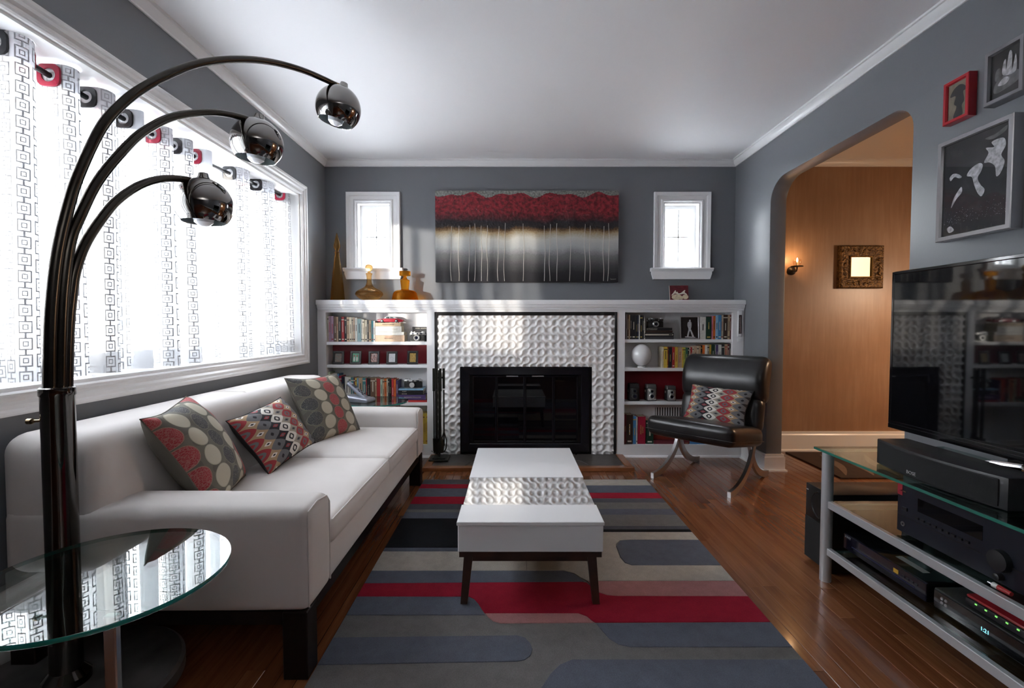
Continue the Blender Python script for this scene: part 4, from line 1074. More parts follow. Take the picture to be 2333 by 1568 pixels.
for k, (y, c) in enumerate(((1.29, (.6, .6, .58)), (1.275, (.35, .02, .02)))):
    pl_ = thing('audio_plug', ('white audio plug lying on the front edge of the middle shelf', 'red audio plug lying on the front edge of the middle shelf')[k], 'plug', (1.318, y, rz))
    MB().tube([(1.318, y + .012, rz + .0075), (1.318, y - .022, rz + .0075)], [.0072, .006], 10).build('body', M('plug%d' % k, c, .4), pl_)
    MB().tube([(1.318, y + .012, rz + .0075), (1.318, y + .026, rz + .0075)], .003, 8).build('pin', steel_m, pl_)
# ---- disc player
pz = SZ[1] + .008
dp = thing('disc_player', 'slim black disc player on the lowest glass shelf', 'disc player', (1.5, 1.75, pz))
MB().box((1.360, 1.555, pz + .004), (1.60, 1.950, pz + .070), .004, 2).build('case', tvb, dp)
MB().box((1.355, 1.555, pz + .006), (1.362, 1.950, pz + .068), .002, 1).build('front_panel', M('player_front', (.008, .007, .014), .12, coat=.5), dp, False)
MB().box((1.353, 1.60, pz + .030), (1.356, 1.90, pz + .032)).build('light_strip', M('violet_strip', (.02, .02, .08), .2), dp, False)
text(dp, 'SONY', .013, (1.3545, 1.925, pz + .058), (0, -1, 0), (0, 0, 1), sil)
MB().box((1.3535, 1.668, pz + .040), (1.3555, 1.690, pz + .054)).build('gold_logo', M('amber_mark', (.5, .28, .03), .4), dp, False)
for k in range(4): MB().box((1.353, 1.588 + k * .018, pz + .042), (1.3555, 1.598 + k * .018, pz + .048)).build('button', blk, dp, False)
MB().box((1.40, 1.62, pz + .070), (1.425, 1.74, pz + .0705)).build('top_label', M('grey_label', (.25, .25, .24), .6), dp, False)
# ---- cable box with a red case on it
cb = thing('cable_box', 'black cable box on the lowest shelf nearest the viewer', 'cable box', (1.5, 1.30, pz))
MB().box((1.362, 1.10, pz + .004), (1.60, 1.535, pz + .070), .006, 2).build('case', blk, cb)
MB().box((1.358, 1.105, pz + .010), (1.363, 1.530, pz + .066), .002, 1).build('front_panel', tvb, cb, False)
text(cb, '1:21', .016, (1.3575, 1.36, pz + .036), (0, -1, 0), (0, 0, 1), M('clock_digits', (.1, .3, .35), .5, emit=(.15, .5, .6), es=.8), 'clock_digits')
for k in range(4):
    MB().lathe([(0, 0), (.005, 0), (.004, .002), (0, .002)], (1.358, 1.500 - .014 * (k % 2), pz + .036 + .014 * (k // 2)), 12, Matrix.Rotation(-PI / 2, 3, 'Y')).build('button', steel_m, cb)
rb = thing('router_box', 'red topped router lying on the cable box', 'router', (1.42, 1.27, pz + .07))
MB().box((1.372, 1.15, pz + .0705), (1.56, 1.44, pz + .094), .006, 2).build('case', blk, rb)
MB().box((1.374, 1.152, pz + .094), (1.558, 1.438, pz + .104), .005, 2).build('top_cover', M('red_plastic', (.28, .012, .018), .35), rb)
for k in range(5): MB().box((1.3705, 1.40 - k * .03, pz + .086), (1.3725, 1.406 - k * .03, pz + .090)).build('indicator_light', M('green_led', (.1, .5, .05), .5, emit=(.3, .9, .2), es=.25), rb, False)
# ---- subwoofer behind the stand
sw = thing('subwoofer', 'tall black subwoofer box with round port beside the media stand', 'subwoofer', (1.54, 2.10, 0))
MB().box((1.336, 2.006, .012), (1.75, 2.178, .348), .004, 2).build('cabinet', M('black_vinyl', (.012, .011, .011), .3, bump=.05, bscale=200), sw)
MB().box((1.333, 2.010, .016), (1.337, 2.174, .200)).build('front_grille', grille, sw, False)
MB().lathe([(.062, 0), (.058, .003), (.045, -.010), (.030, -.016), (0, -.018)], (1.3355, 2.075, .275), 36, Matrix.Rotation(-PI / 2, 3, 'Y')).build('port', M('port_black', (.02, .02, .021), .22), sw)
MB().box((1.3345, 2.158, .318), (1.3365, 2.172, .322)).build('badge', sil, sw, False)
for x in (1.36, 1.72):
    for y in (2.025, 2.155): MB().box((x, y, 0), (x + .02, y + .012, .012)).build('foot', blk, sw, False)
# ================================================================== THINGS ON THE SHELVES
ORD = ('first second third fourth fifth sixth seventh eighth ninth tenth eleventh twelfth thirteenth fourteenth fifteenth sixteenth seventeenth eighteenth nineteenth twentieth '
       'twenty-first twenty-second twenty-third twenty-fourth twenty-fifth twenty-sixth twenty-seventh twenty-eighth twenty-ninth thirtieth').split()
PAL = {'cream': (.56, .50, .38), 'tan': (.50, .36, .23), 'peach': (.56, .40, .28), 'white': (.66, .65, .60), 'mauve': (.36, .24, .33), 'grey': (.30, .28, .28), 'brown': (.13, .075, .045),
       'black': (.014, .014, .017), 'red': (.42, .028, .030), 'crimson': (.30, .012, .035), 'teal': (.05, .22, .25), 'pale teal': (.34, .48, .48), 'yellow': (.62, .42, .06), 'orange': (.60, .13, .02),
       'purple': (.075, .045, .15), 'navy': (.018, .026, .06), 'blue': (.06, .22, .45), 'green': (.03, .11, .07), 'dark green': (.012, .05, .032), 'pale green': (.38, .48, .38), 'maroon': (.14, .02, .03),
       'pink': (.62, .22, .33), 'dark brown': (.045, .026, .02), 'light blue': (.25, .45, .62), 'lime': (.42, .45, .08), 'charcoal': (.04, .04, .045)}
def cover(c): return M('cover_' + c.replace(' ', '_'), PAL[c], .45, noise=.10, nscale=60, objvar=.12)
pages_m = M('book_pages', (.56, .49, .36), .8, noise=.12, nscale=300, stretch=(1, .02, .02))
ink_d = M('dark_ink', (.03, .025, .022), .5); ink_l = M('light_ink', (.62, .58, .48), .5); ink_g = M('gold_ink', (.50, .36, .10), .4); ink_r = M('red_ink', (.35, .03, .03), .5)
YBK = 3.888
brng = random.Random(17)
def spine_text(b, s, size, x, y, z, mat): text(b, s, size, (x, y - .0012, z), (0, 0, -1), (1, 0, 0), mat, 'spine_title')
def book(x0, x1, z0, h, c, label, group, title=None, tcol=None, yf=None, depth=None, size=.011, kind='book'):
    yf = (YBK + brng.uniform(0, .006)) if yf is None else yf; depth = depth or brng.uniform(.100, .114); x0 += .0004; x1 -= .0004; w_ = x1 - x0
    t = thing(kind, label, 'book', ((x0 + x1) / 2, yf, z0), group=group)
    b = min(.0016, w_ * .15); mb = MB()
    mb.box((x0, yf, z0), (x1, yf + b, z0 + h), min(.001, b * .45), 1); mb.box((x0, yf + b, z0), (x0 + b, yf + depth, z0 + h)); mb.box((x1 - b, yf + b, z0), (x1, yf + depth, z0 + h))
    mb.build('cover', cover(c), t, False)
    MB().box((x0 + b, yf + b, z0 + .0012), (x1 - b, yf + depth - .002, z0 + h - .0025)).build('pages', pages_m, t, False)
    lum = sum(PAL[c]) / 3; xm = (x0 + x1) / 2
    if title: spine_text(t, title, size, xm, yf, z0 + h * .52, tcol or (ink_l if lum < .25 else ink_d))
    else:
        ink = brng.choice((ink_l, ink_l, ink_g, ink_r if lum > .1 else ink_l)) if lum < .25 else brng.choice((ink_d, ink_d, ink_r))
        a = brng.uniform(.30, .45); l = brng.uniform(.25, .42); sw_ = w_ * brng.uniform(.14, .24)
        MB().box((xm - sw_ / 2, yf - .0005, z0 + h * a), (xm + sw_ / 2, yf + .0002, z0 + h * (a + l))).build('spine_title', ink, t, False)
        if brng.random() < .6: MB().box((xm - w_ * .3, yf - .0005, z0 + h * .07), (xm + w_ * .3, yf + .0002, z0 + h * .12)).build('spine_mark', ink, t, False)
        if brng.random() < .35: MB().box((x0 + .0003, yf - .0004, z0 + h * .86), (x1 - .0003, yf + .0002, z0 + h * .90)).build('spine_band', ink, t, False)
    return t
def flat_book(x0, x1, z0, z1, c, label, group, title=None, tcol=None, size=.012, yf=None, depth=.118, tx=None):
    yf = YBK + .002 if yf is None else yf
    t = thing('book', label, 'book', ((x0 + x1) / 2, yf, z0), group=group); b = .0016; mb = MB()
    z1 -= .0004
    mb.box((x0, yf, z0), (x1, yf + b, z1), .0007, 1); mb.box((x0, yf + b, z0), (x1, yf + depth, z0 + b)); mb.box((x0, yf + b, z1 - b), (x1, yf + depth, z1)); mb.build('cover', cover(c), t, False)
    MB().box((x0 + .002, yf + b, z0 + b), (x1 - .003, yf + depth - .003, z1 - b)).build('pages', pages_m, t, False)
    lum = sum(PAL[c]) / 3
    if title: text(t, title, size, (tx or (x0 + x1) / 2, yf - .0012, (z0 + z1) / 2), (1, 0, 0), (0, 0, 1), tcol or (ink_l if lum < .25 else ink_d), 'spine_title')
    return t
def LZ(zx): return xat(700 + zx / 5.407, YBK)
def LY(zy): return zat(670 + zy / 5.407, YBK)
def RZx(zx): return xat(1400 + zx / 4.022, YBK)
def RY(zy): return zat(670 + zy / 4.022, YBK)
def row(spec, X, Zf, z0, where, group, texts={}, xmin=None, xmax=None):
    for i, (a, b, top, c) in enumerate(spec):
        x0, x1 = X(a), X(b)
        if xmin is not None: x0 = max(x0, xmin)
        if xmax is not None: x1 = min(x1, xmax)
        if x1 - x0 < .003: continue
        tt = texts.get(i)
        book(x0, x1, z0 + .0003, max(.06, Zf(top) - z0), c, '%s book, %s from the left %s' % (c, ORD[i], where), group, *(tt if tt else ()))
# left, top shelf
L1 = [(232, 262, 270, 'cream'), (262, 290, 272, 'mauve'), (290, 322, 273, 'mauve'), (326, 358, 280, 'brown'), (358, 380, 282, 'tan'), (380, 418, 283, 'black'), (420, 455, 281, 'red'), (455, 483, 287, 'black'), (483, 515, 285, 'tan'),
      (515, 545, 287, 'cream'), (545, 563, 287, 'cream'), (563, 587, 287, 'peach'), (587, 615, 292, 'white'), (615, 662, 307, 'pale teal'), (662, 680, 309, 'white'), (680, 703, 315, 'cream'), (703, 737, 320, 'cream'), (737, 755, 325, 'charcoal'),
      (755, 787, 325, 'tan'), (787, 812, 330, 'teal'), (812, 834, 332, 'white')]
row(L1, LZ, LY, zL[0], 'in the row beside the toy car', 'paperbacks on the upper shelf of the left bookcase', xmin=LX0 + .002)
stk = [(836, 1197, 507, 586, 'peach', 'Mason & Dixon', 'bottom of the pale stack under the toy car'), (838, 1190, 465, 504, 'white', None, 'second from the bottom of the pale stack under the toy car'),
       (838, 1160, 392, 462, 'white', 'AGAINST\nTHE DAY', 'third from the bottom of the pale stack under the toy car'), (835, 1150, 345, 389, 'tan', 'THOMAS PYNCHON', 'directly under the toy car')]
z = zL[0] + .0003
for i, (a, b, zt, zb, c, tl_, lab) in enumerate(stk):
    h = LY(zt) - LY(zb); o = flat_book(LZ(a), LZ(b), z, z + h, c, '%s book lying flat, %s' % (c, lab), 'stacked novels on the left bookcase', tl_, ink_l if tl_ and 'AG' in tl_ else None, .0105 if i == 0 else (.0085 if i == 2 else .010), tx=LZ(1000 if i == 0 else 1090) if i in (0, 2) else None)
    if i == 0: text(o, 'Thomas Pynchon', .008, (LZ(1000), YBK + .0008, z + h * .72), (1, 0, 0), (0, 0, 1), ink_r, 'author_name'); 
    if tl_ and 'AGAINST' in tl_:
        pass
    z += h + .0004
CARZ = z
aa = book(LZ(1262), LZ(1468), zL[0] + .0003, LY(405) - zL[0], 'black', 'wide black photography book standing behind the small silver camera', 'photo books', 'x', None, YI - .024, .022)
bpy.data.objects.remove([c for c in aa.children if c.name.startswith('spine_title')][0])
text(aa, 'ANSEL ADAMS', .014, (LZ(1370), YI - .0255, LY(425)), (1, 0, 0), (0, 0, 1), ink_l, 'cover_title')
# toy car
tcx0, tcx1 = LZ(845), LZ(1165); cw = tcx1 - tcx0; ty_ = YBK + .03
car = thing('toy_car', 'red tin toy car with pale roof on the stacked novels', 'toy car', ((tcx0 + tcx1) / 2, ty_, CARZ))
carred = M('toy_red', (.40, .020, .040), .25, coat=.4)
def cp(u, v): return (tcx0 + cw * u, CARZ + .004 + v)
MB().prism([cp(0, .010), cp(.02, .022), cp(.12, .027), cp(.30, .030), cp(.70, .030), cp(.90, .026), cp(1.0, .020), cp(1.0, .008), cp(.95, .002), cp(.05, .002)], 'y', ty_, ty_ + .065, .004, 2).build('body', carred, car)
MB().prism([cp(.26, .029), cp(.33, .043), cp(.42, .047), cp(.58, .047), cp(.68, .040), cp(.74, .029)], 'y', ty_ + .006, ty_ + .059, .003, 2).build('roof', M('toy_roof', (.50, .56, .60), .25), car)
MB().prism([cp(.34, .031), cp(.37, .042), cp(.48, .043), cp(.48, .031)], 'y', ty_ + .004, ty_ + .007).build('side_window', M('toy_window', (.05, .06, .07), .1), car, False)
MB().prism([cp(.51, .031), cp(.51, .043), cp(.60, .042), cp(.67, .031)], 'y', ty_ + .004, ty_ + .007).build('side_window', M('toy_window', (.05, .06, .07), .1), car, False)
for uu in (.20, .76):
    for yy_ in (ty_ - .002, ty_ + .060):
        wh = MB().lathe([(0, 0), (.0125, 0), (.0135, .002), (.0135, .006), (0, .007)], (tcx0 + cw * uu, yy_ + .007, CARZ + .0135), 24, Matrix.Rotation(PI / 2, 3, 'X')).build('wheel', dark_m, car)
        MB().lathe([(0, .0072), (.007, .0072), (.006, .0085), (0, .009)], (tcx0 + cw * uu, yy_ + .007, CARZ + .0135), 16, Matrix.Rotation(PI / 2, 3, 'X')).build('hubcap', chrome_m, wh)
# cameras
sil_m = M('camera_silver', (.55, .55, .54), .28, .8); cblk = M('camera_leatherette', (.016, .016, .017), .55, bump=.3, bscale=900); lensg = M('camera_lens_glass', (.01, .012, .03), .03, coat=1)
RY90 = Matrix.Rotation(PI / 2, 3, 'X')
def camera35(label, xa, xb, z0, zt, yf, style=0):
    x0, x1 = xa, xb; h = zt - z0; cx = (x0 + x1) / 2; w_ = x1 - x0
    t = thing('film_camera', label, 'camera', (cx, yf, z0), group='35 mm film cameras')
    MB().box((x0, yf, z0 + .001), (x1, yf + .032, z0 + h * .66), .006, 2).build('body', cblk, t)
    MB().box((x0 + .002, yf + .001, z0), (x1 - .002, yf + .031, z0 + .007), .002, 1).build('base_plate', sil_m, t)
    tm = sil_m if style != 2 else M('camera_dark_metal', (.10, .10, .10), .3, .7)
    tp_ = MB().box((x0 + .001, yf - .001, z0 + h * .66), (x1 - .001, yf + .033, z0 + h * .90), .004, 2)
    if style == 2: tp_.box((cx - w_ * .17, yf - .003, z0 + h * .70), (cx + w_ * .17, yf + .033, z0 + h * .985), .005, 2)
    tp_.build('top_plate', tm, t)
    lr = h * .31; lc = (cx + w_ * (.0 if style == 2 else -.03), yf, z0 + h * .38)
    ln = MB().lathe([(0, 0), (lr, 0), (lr, .008), (lr * .92, .010), (lr * .92, .018), (lr * .80, .022), (lr * .62, .022), (lr * .55, .016), (0, .014)], lc, 36, RY90).build('lens', sil_m if style != 1 else cblk, t)
    MB().lathe([(0, .0172), (lr * .40, .0168), (lr * .52, .0164)], lc, 24, RY90).build('lens_glass', lensg if style != 1 else M('lens_cap', (.55, .55, .53), .4), ln)
    if style == 1: MB().lathe([(lr * .86, .0225), (lr * .84, .026), (0, .027)], lc, 32, RY90).build('lens_cap', M('lens_cap', (.55, .55, .53), .4), ln)
    for u0, u1 in ((.16, .26), (.46, .56), (.68, .84)):
        MB().box((x0 + w_ * u0, yf - .003, z0 + h * .72), (x0 + w_ * u1, yf, z0 + h * .84), .001, 1).build('viewfinder_window', lensg, t, False)
    for u, r_ in ((.12, .011), (.30, .007), (.86, .012)):
        MB().lathe([(0, 0), (r_, 0), (r_, h * .09), (0, h * .09)], (x0 + w_ * u, yf + .016, z0 + h * .90), 20).build('dial', sil_m, t)
    for sg, xe in ((-1, x0), (1, x1)):
        MB().lathe([(.003, -.001), (.006, -.001), (.006, .001), (.003, .001)], (xe + sg * .003, yf + .01, z0 + h * .7), 12, RY90, True).build('strap_ring', sil_m, t)
    return t
camera35('small silver and black camera standing on the upper shelf of the left bookcase', LZ(1257), LZ(1440), zL[0] + .0003, LY(462), YBK + .018, 0)
# left, third shelf
L3 = [(240, 270, 962, 'pale green'), (270, 325, 985, 'cream'), (325, 357, 992, 'tan'), (357, 377, 985, 'blue'), (378, 412, 1010, 'crimson'), (412, 450, 1022, 'navy'), (452, 500, 1022, 'white'), (500, 527, 1024, 'white'), (527, 560, 1032, 'teal'),
      (560, 580, 1032, 'maroon'), (580, 600, 1035, 'yellow'), (600, 620, 1036, 'light blue'), (622, 670, 1035, 'tan'), (670, 712, 1035, 'teal'), (712, 725, 1040, 'red'), (725, 766, 1040, 'black'), (768, 828, 1036, 'brown'), (828, 845, 1040, 'tan'),
      (847, 890, 1045, 'red'), (890, 918, 1050, 'pale green'), (918, 940, 1050, 'tan'), (940, 968, 1045, 'orange'), (968, 985, 1048, 'cream'), (985, 1002, 1050, 'charcoal'), (1002, 1030, 1050, 'black'), (1030, 1058, 1045, 'red'), (1058, 1085, 1055, 'orange'), (1085, 1112, 1065, 'purple')]
row(L3, LZ, LY, zL[2], 'in the row behind the telephone', 'books on the third shelf of the left bookcase', {15: ('Tropic of Cancer', ink_l, None, None, .0115), 24: ('Dostoevsky', ink_g, None, None, .0105)}, xmin=LX0 + .002)
z = zL[2] + .0003
for i, (a, b, h, c, tl_, lab) in enumerate(((1112, 1468, .018, 'red', None, 'bottom of the stack under the silver topped camera'), (1112, 1452, .041, 'purple', 'JACKSON POLLOCK', 'second from the bottom of the stack under the camera'),
                                            (1114, 1420, .018, 'black', 'Journals', 'third from the bottom of the stack under the camera'), (1114, 1420, .018, 'black', 'KLIMT', 'fourth from the bottom of the stack under the camera'), (1116, 1425, .013, 'light blue', None, 'uppermost of the stack under the camera'))):
    flat_book(LZ(a), LZ(b), z, z + h, c, '%s art book lying flat, %s' % (c, lab), 'stacked art books on the left bookcase', tl_, None, .015 if i == 1 else .0125, tx=LZ(1290) if i == 1 else (LZ(1190) if tl_ else None)); z += h + .0004
camera35('black camera with a pale lens cap on the art books behind the sofa arm', LZ(1180), LZ(1402), z, z + .078, YBK + .022, 1)
# yellow magazines low in the left bookcase, just past the sofa arm
for i in range(9):
    x1 = LX1 - .002 - i * .0085
    book(x1 - .0083, x1, PL + .0003, zf(944) - PL, 'yellow', 'thin yellow magazine, %s from the right on the bottom shelf behind the sofa' % ORD[i], 'yellow magazines', kind='magazine')
# five small black frames on the crimson shelf
def leaning_frame(name, label, cat, x0, x1, z0, h, yb, lean_a, fw, fmat, pmat, group=None, depth=.012, yaw=0):
    w_ = x1 - x0; t = thing(name, label, cat, ((x0 + x1) / 2, yb, z0), yaw, group)
    u = Vector((1, 0, 0)); v = Vector((0, math.sin(lean_a), math.cos(lean_a))); n = Vector((0, -math.cos(lean_a), math.sin(lean_a)))
    o = -n * depth * 0
    zoff = depth * math.sin(lean_a) * 0
    MB().frame(o, u, v, n, -w_ / 2 + fw, w_ / 2 - fw, fw, h - fw, [(0, 0), (0, depth * .75), (fw * .2, depth), (fw * .9, depth), (fw, depth * .8), (fw, 0)]).build('frame', fmat, t, False, local=True)
    uvq = MB().grid(lambda a, b: o + u * ((-w_ / 2 + fw) + (w_ - 2 * fw) * a) + v * (fw + (h - 2 * fw) * b) + n * depth * .45, 1, 1)
    pr = uvq.build('picture', pmat, t, False, local=True)
    mb = MB(); mb.quad([o + u * a + v * b + n * .001 for a, b in ((-w_ / 2 + .001, .001), (-w_ / 2 + .001, h - .001), (w_ / 2 - .001, h - .001), (w_ / 2 - .001, .001))]); mb.build('back_board', dark_m, t, False, local=True)
    hy = h * .7 * math.sin(lean_a) + .022
    MB().tube([(0, h * .7 * math.sin(lean_a) - .001, h * .7 * math.cos(lean_a)), (0, hy + .004, .002)], 1, flat=(w_ * .22, .002)).build('easel', dark_m, t, False, local=True)
    return t, pr
def art(name, stops, scale, sx=1, sy=1, rough=.35, detail=3):
    g = NT(name, rough); uv = g.coord('UV'); u, v, _ = g.sep(uv)
    g.color(g.ramp(g.noise(g.comb(g.math('MULTIPLY', u, sx), g.math('MULTIPLY', v, sy)), scale, detail), stops)); return g.m
arts = [art('muted_stripes_print', [(.3, (.05, .05, .05)), (.42, (.20, .08, .06)), (.5, (.22, .20, .15)), (.6, (.07, .08, .09)), (.7, (.24, .23, .22))], 3, .5, 6), M('green_print', (.10, .33, .20), .4, noise=.2, nscale=50),
        art('pink_brown_print', [(.35, (.02, .015, .015)), (.5, (.33, .12, .08)), (.58, (.50, .42, .40)), (.7, (.05, .03, .03))], 5, 1, 1), M('white_print', (.60, .61, .62), .4), art('gold_print', [(.35, (.15, .08, .02)), (.46, (.42, .26, .05)), (.7, (.50, .34, .09))], 6, 1.6, .6)]
frdesc = ('a muted striped picture', 'two pale figures on green', 'a pink and brown picture', 'a white line drawing', 'a gold picture')
blackfr = M('black_frame', (.010, .009, .009), .35)
for i, (a, b, zt, zb) in enumerate(((302, 440, 708, 872), (517, 655, 708, 872), (744, 880, 710, 872), (966, 1102, 715, 875), (1224, 1358, 712, 878))):
    x0, x1 = LZ(a), LZ(b); w_ = x1 - x0
    t, pr = leaning_frame('small_picture_frame', 'small black frame with %s on the crimson shelf' % frdesc[i], 'picture frame', x0, x1, zL[1] + .0008, (zb - zt) / 5.407 * YBK / FPX * 1.01, YBK + .012, .17, .018, blackfr, arts[i], 'small frames on the crimson shelf')
    la = .17; v = Vector((0, math.sin(la), math.cos(la))); n = Vector((0, -math.cos(la), math.sin(la)))
    if i == 1:
        for dx in (-.012, .010):
            for (bw, v0, v1, c) in ((.007, .022, .062, (.62, .60, .55)), (.0055, .062, .074, (.45, .05, .03))):
                pts = [Vector((dx + bw * math.cos(k * PI / 6), 0, 0)) + v * ((v0 + v1) / 2 + (v1 - v0) / 2 * math.sin(k * PI / 6)) + n * .0062 for k in range(12)]
                MB().quad(pts).build('printed_figure', M('print_%.2f' % c[1], c, .5), pr, False, local=True)
    if i == 3:
        MB().tube([Vector((-.016, 0, 0)) + v * .05 + n * .0062, Vector((-.002, 0, 0)) + v * .06 + n * .0062, Vector((.014, 0, 0)) + v * .045 + n * .0062, Vector((0, 0, 0)) + v * .036 + n * .0062, Vector((.016, 0, 0)) + v * .028 + n * .0062], .0005, 5).build('drawn_line', ink_d, pr, local=True)

# ---- right bookcase
R1 = [(103, 118, 185, 'grey'), (118, 132, 186, 'brown'), (132, 145, 190, 'tan'), (145, 160, 192, 'black'), (160, 197, 193, 'black'), (197, 210, 195, 'black'), (210, 225, 195, 'navy'), (225, 234, 193, 'white'), (234, 258, 193, 'black'), (258, 271, 195, 'black'), (271, 282, 225, 'white')]
row(R1, RZx, RY, zR[0], 'in the dark row beside the stacked black camera', 'dark spines on the upper shelf of the right bookcase', xmin=RX0 + .002)
z = zR[0] + .0003
for i, (a, b, h, c, tl_, lab) in enumerate(((284, 545, .020, 'charcoal', None, 'bottom of the stack under the black camera'), (278, 545, .032, 'black', None, 'thick second book in the stack under the black camera'), (284, 535, .018, 'dark brown', None, 'third from the bottom in the stack under the black camera'), (284, 530, .020, 'black', 'MYTHOLOGY', 'directly under the black camera'))):
    o = flat_book(RZx(a), RZx(b), z, z + h, c, '%s book lying flat, %s' % (c, lab), 'stacked dark books on the right bookcase', tl_, None, .014, tx=RZx(345) if tl_ else None)
    if i == 1: MB().box((RZx(284), YBK + .0010, z + .011), (RZx(538), YBK + .0022, z + .022)).build('white_band', ink_l, o, False); MB().box((RZx(500), YBK + .0006, z + .012), (RZx(530), YBK + .0012, z + .021)).build('spine_mark', ink_d, o, False)
    z += h + .0004
camera35('black and chrome camera on the flat stack beside the statue photograph', RZx(312), RZx(456), z, z + .080, YBK + .02, 2)
silv = M('silver_frame', (.45, .45, .46), .28, .7)
t, pr = leaning_frame('photo_frame', 'silver framed photograph of a pale statue on a dark ground', 'picture frame', RZx(604), RZx(780), zR[0] + .0008, .185, YBK + .006, .09, .009, silv, M('black_photo', (.020, .017, .017), .25), depth=.010)
la = .09; v = Vector((0, math.sin(la), math.cos(la))); n = Vector((0, -math.cos(la), math.sin(la)))
st_m = M('statue_grey', (.42, .42, .44), .5, noise=.35, nscale=120)
def smooth_poly(P, n=4):
    P = [Vector(p) for p in P]; m = len(P); out = []
    for i in range(m):
        p0, p1, p2, p3 = P[i - 1], P[i], P[(i + 1) % m], P[(i + 2) % m]
        for k in range(n):
            t = k / n; out.append(.5 * ((2 * p1) + (p2 - p0) * t + (2 * p0 - 5 * p1 + 4 * p2 - p3) * t * t + (3 * p1 - p0 - 3 * p2 + p3) * t ** 3))
    return [(q.x, q.y) for q in out]
def ppoly(pts, off, mat, par, nm='printed_shape', vv=v, nn=n):
    pts = smooth_poly(pts)
    MB().quad([Vector((a, 0, 0)) + vv * b + nn * off for a, b in pts]).build(nm, mat, par, False, local=True)
ppoly([(-.004, .150), (.002, .158), (.008, .156), (.010, .148), (.006, .141), (-.001, .142)], .0055, st_m, pr)
ppoly([(-.012, .138), (.012, .140), (.017, .120), (.013, .092), (.012, .078), (.034, .022), (.020, .020), (.002, .066), (-.010, .024), (-.022, .024), (-.010, .078), (-.014, .098), (-.018, .112)], .0055, st_m, pr)
ppoly([(-.030, .022), (.038, .018), (.040, .012), (-.032, .014)], .0054, st_m, pr)
R1b = [(786, 838, 210, 'white'), (840, 890, 205, 'dark green'), (890, 905, 200, 'pink'), (905, 927, 200, 'orange'), (927, 950, 195, 'light blue'), (950, 980, 193, 'blue'), (980, 1000, 193, 'cream'), (1000, 1040, 190, 'dark brown'), (1040, 1060, 193, 'tan'), (1060, 1078, 190, 'maroon'), (1078, 1089, 182, 'pale green')]
row(R1b, RZx, RY, zR[0], 'in the row beside the statue photograph', 'books right of the statue photograph', xmax=RX1 - .001)
R2 = [(440, 455, 487, 'cream'), (455, 490, 485, 'yellow'), (490, 500, 487, 'red'), (500, 531, 489, 'black'), (532, 557, 488, 'red'), (557, 585, 487, 'yellow'), (585, 625, 488, 'peach'), (625, 635, 490, 'yellow'), (635, 655, 490, 'lime'), (655, 676, 492, 'green'), (678, 690, 493, 'black'), (690, 700, 490, 'cream'), (700, 718, 488, 'red'), (718, 730, 485, 'cream'),
      (730, 760, 480, 'peach'), (760, 778, 478, 'cream'), (778, 795, 477, 'tan'), (795, 810, 472, 'black'), (810, 832, 470, 'orange'), (832, 855, 468, 'white'), (855, 875, 466, 'cream'), (875, 893, 465, 'yellow'), (893, 925, 465, 'dark green'), (925, 935, 466, 'white'), (935, 955, 466, 'purple'), (955, 985, 464, 'white'), (985, 1012, 462, 'charcoal'), (1012, 1042, 460, 'tan'), (1042, 1058, 460, 'maroon'), (1058, 1088, 458, 'charcoal')]
row(R2, RZx, RY, zR[1], 'in the row beside the white globe lamp', 'books right of the globe lamp', {6: ('THE MAGUS', ink_r, None, None, .016)}, xmax=RX1 - .001)
# egg shaped lamp
ex = RZx(262); er = (RZx(355) - RZx(170)) / 2; ez = zR[1] + .0003; eh = RY(460) - ez
eg = thing('globe_lamp', 'white opal glass globe lamp standing on the bookcase', 'lamp', (ex, YBK + .06, ez))
opal = M('opal_glass', (.82, .82, .82), .18, coat=.4)
MB().lathe([(0, .010)] + [(er * math.sin(PI * k / 24) if k < 24 else 0, .010 + (eh - .010) * (.5 - .5 * math.cos(PI * k / 24))) for k in range(3, 25)], (ex, YBK + .036, ez), 40).build('globe', opal, eg)
MB().lathe([(0, 0), (.034, 0), (.034, .006), (.030, .012), (0, .012)], (ex, YBK + .036, ez), 32).build('base', opal, eg)
